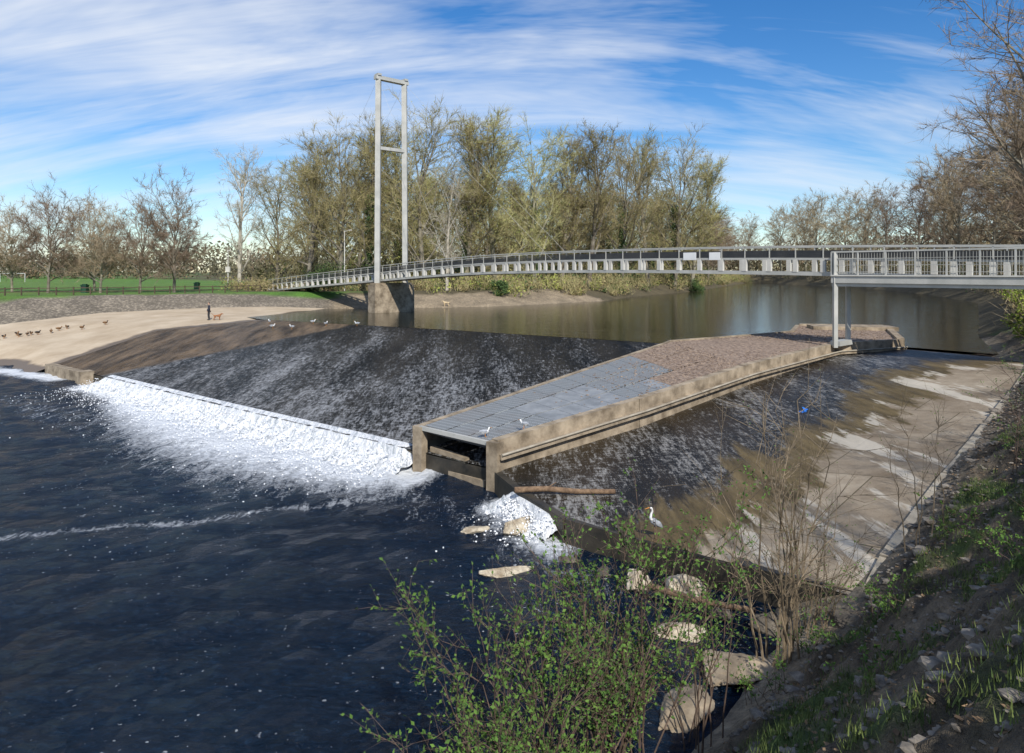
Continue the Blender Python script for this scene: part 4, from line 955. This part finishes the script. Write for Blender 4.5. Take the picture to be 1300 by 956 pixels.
def heron(loc, rot):
    e = empty('grey_heron', loc); e.rotation_euler = (0, 0, rot)
    skin('body', [(0, 0, .5), (-.12, 0, .43), (-.22, 0, .34), (.08, 0, .58)], [(0, 1), (1, 2), (0, 3)], [(.09, .1), (.075, .08), .025, (.06, .065)], M_bg, e)
    for s in (-1, 1): skin('wing', [(.05, s*.07, .57), (-.09, s*.08, .47), (-.24, s*.035, .33)], chain(3), [(.03, .06), (.03, .08), (.012, .02)], M_bg, e)
    skin('neck', [(.08, 0, .56), (.14, 0, .64), (.12, 0, .73), (.08, 0, .81), (.1, 0, .89), (.15, 0, .93)], chain(6), [.055, .042, .034, .03, .032, .036], M_bw, e)
    skin('crest', [(.17, 0, .955), (.1, 0, .95), (.0, 0, .91)], chain(3), [.016, .014, .005], M_bk, e, 1)
    skin('bill', [(.17, 0, .93), (.25, 0, .92), (.33, 0, .91)], chain(3), [.018, .012, .004], M_bo, e, 1)
    skin('shoulder_patch', [(.1, .055, .55), (.02, .075, .52)], [(0, 1)], [.02, .02], M_bk, e, 1)
    for s in (-1, 1):
        skin('leg', [(-.03, s*.035, .44), (.0, s*.035, .24), (-.02, s*.035, .012), (.06, s*.05, .008)], chain(4), [.02, .01, .009, .008], M_wood, e, 1)
        skin('toe', [(-.02, s*.035, .01), (-.08, s*.04, .008)], [(0, 1)], [.008, .006], M_wood, e, 1)
heron((3.85, 18.42, .735), 3.6)

# ---------------------------------------------------------------- light
sv = Vector((.28, -.95, 0)).normalized(); el = radians(40)
sd = Vector((sv.x*cos(el), sv.y*cos(el), sin(el)))
L = bpy.data.lights.new('sun', 'SUN'); L.energy = 5.0; L.angle = radians(.5); L.color = (1, .955, .88)
o = bpy.data.objects.new('sun', L); o.rotation_euler = sd.to_track_quat('Z', 'Y').to_euler(); o.location = (0, 0, 60); link(o)
W = bpy.data.worlds.new('World'); S.world = W; W.use_nodes = True; nt = W.node_tree
bg = nt.nodes['Background']; sky = nd(nt, 'ShaderNodeTexSky'); sky.sky_type = 'NISHITA'; sky.sun_disc = False
sky.sun_elevation = el; sky.sun_rotation = math.atan2(sv.x, sv.y); sky.altitude = 0; sky.air_density = 1.0; sky.dust_density = .1; sky.ozone_density = 3.5
tc = nd(nt, 'ShaderNodeTexCoord'); sx = nd(nt, 'ShaderNodeSeparateXYZ'); nt.links.new(tc.outputs['Generated'], sx.inputs[0])
dz = mth(nt, 'ADD', mth(nt, 'MAXIMUM', sx.outputs[2], 0.0), .42)
cx = nd(nt, 'ShaderNodeCombineXYZ'); nt.links.new(mth(nt, 'DIVIDE', sx.outputs[0], dz), cx.inputs[0]); nt.links.new(mth(nt, 'DIVIDE', sx.outputs[1], dz), cx.inputs[1])
def mp(rot, sc, loc=(0, 0, 0)):
    m = nd(nt, 'ShaderNodeMapping'); m.inputs['Rotation'].default_value = (0, 0, rot); m.inputs['Scale'].default_value = sc; m.inputs['Location'].default_value = loc
    nt.links.new(cx.outputs[0], m.inputs['Vector']); return m.outputs[0]
n1 = noi(nt, mp(.95, (.4, 2.2, 1), (2.3, .4, 0)), 1.8, 8, .64, .7)
n2 = noi(nt, mp(.2, (1, 1, 1), (1, 5, 0)), 1.3, 4, .5, .3)
n3 = noi(nt, mp(1.35, (.45, 2.8, 1), (7, 1, 0)), 3.4, 8, .68, .6)
k = mth(nt, 'ADD', mth(nt, 'ADD', mth(nt, 'MULTIPLY', n1, .62), mth(nt, 'MULTIPLY', n2, .46)), mth(nt, 'MULTIPLY', n3, .34))
k = mth(nt, 'SUBTRACT', k, mth(nt, 'MULTIPLY', sx.outputs[0], .10))
cf = mth(nt, 'MULTIPLY', ramp(nt, k, .63, .92), .85)
hs = nd(nt, 'ShaderNodeHueSaturation'); hs.inputs['Saturation'].default_value = 1.32; hs.inputs['Hue'].default_value = .506; hs.inputs['Value'].default_value = 1.2; nt.links.new(sky.outputs[0], hs.inputs['Color'])
c = mixc(nt, cf, hs.outputs[0], (7.8, 8.2, 8.8))
nt.links.new(c, bg.inputs[0]); bg.inputs[1].default_value = .112

cd = bpy.data.cameras.new('camera'); cam = bpy.data.objects.new('camera', cd); link(cam)
cam.location = (0, 0, 8); cam.rotation_euler = (radians(90), 0, 0)
cd.sensor_width = 36; cd.lens = 24.0; cd.shift_y = -.1023; cd.clip_end = 8000; cd.clip_start = .1
S.camera = cam
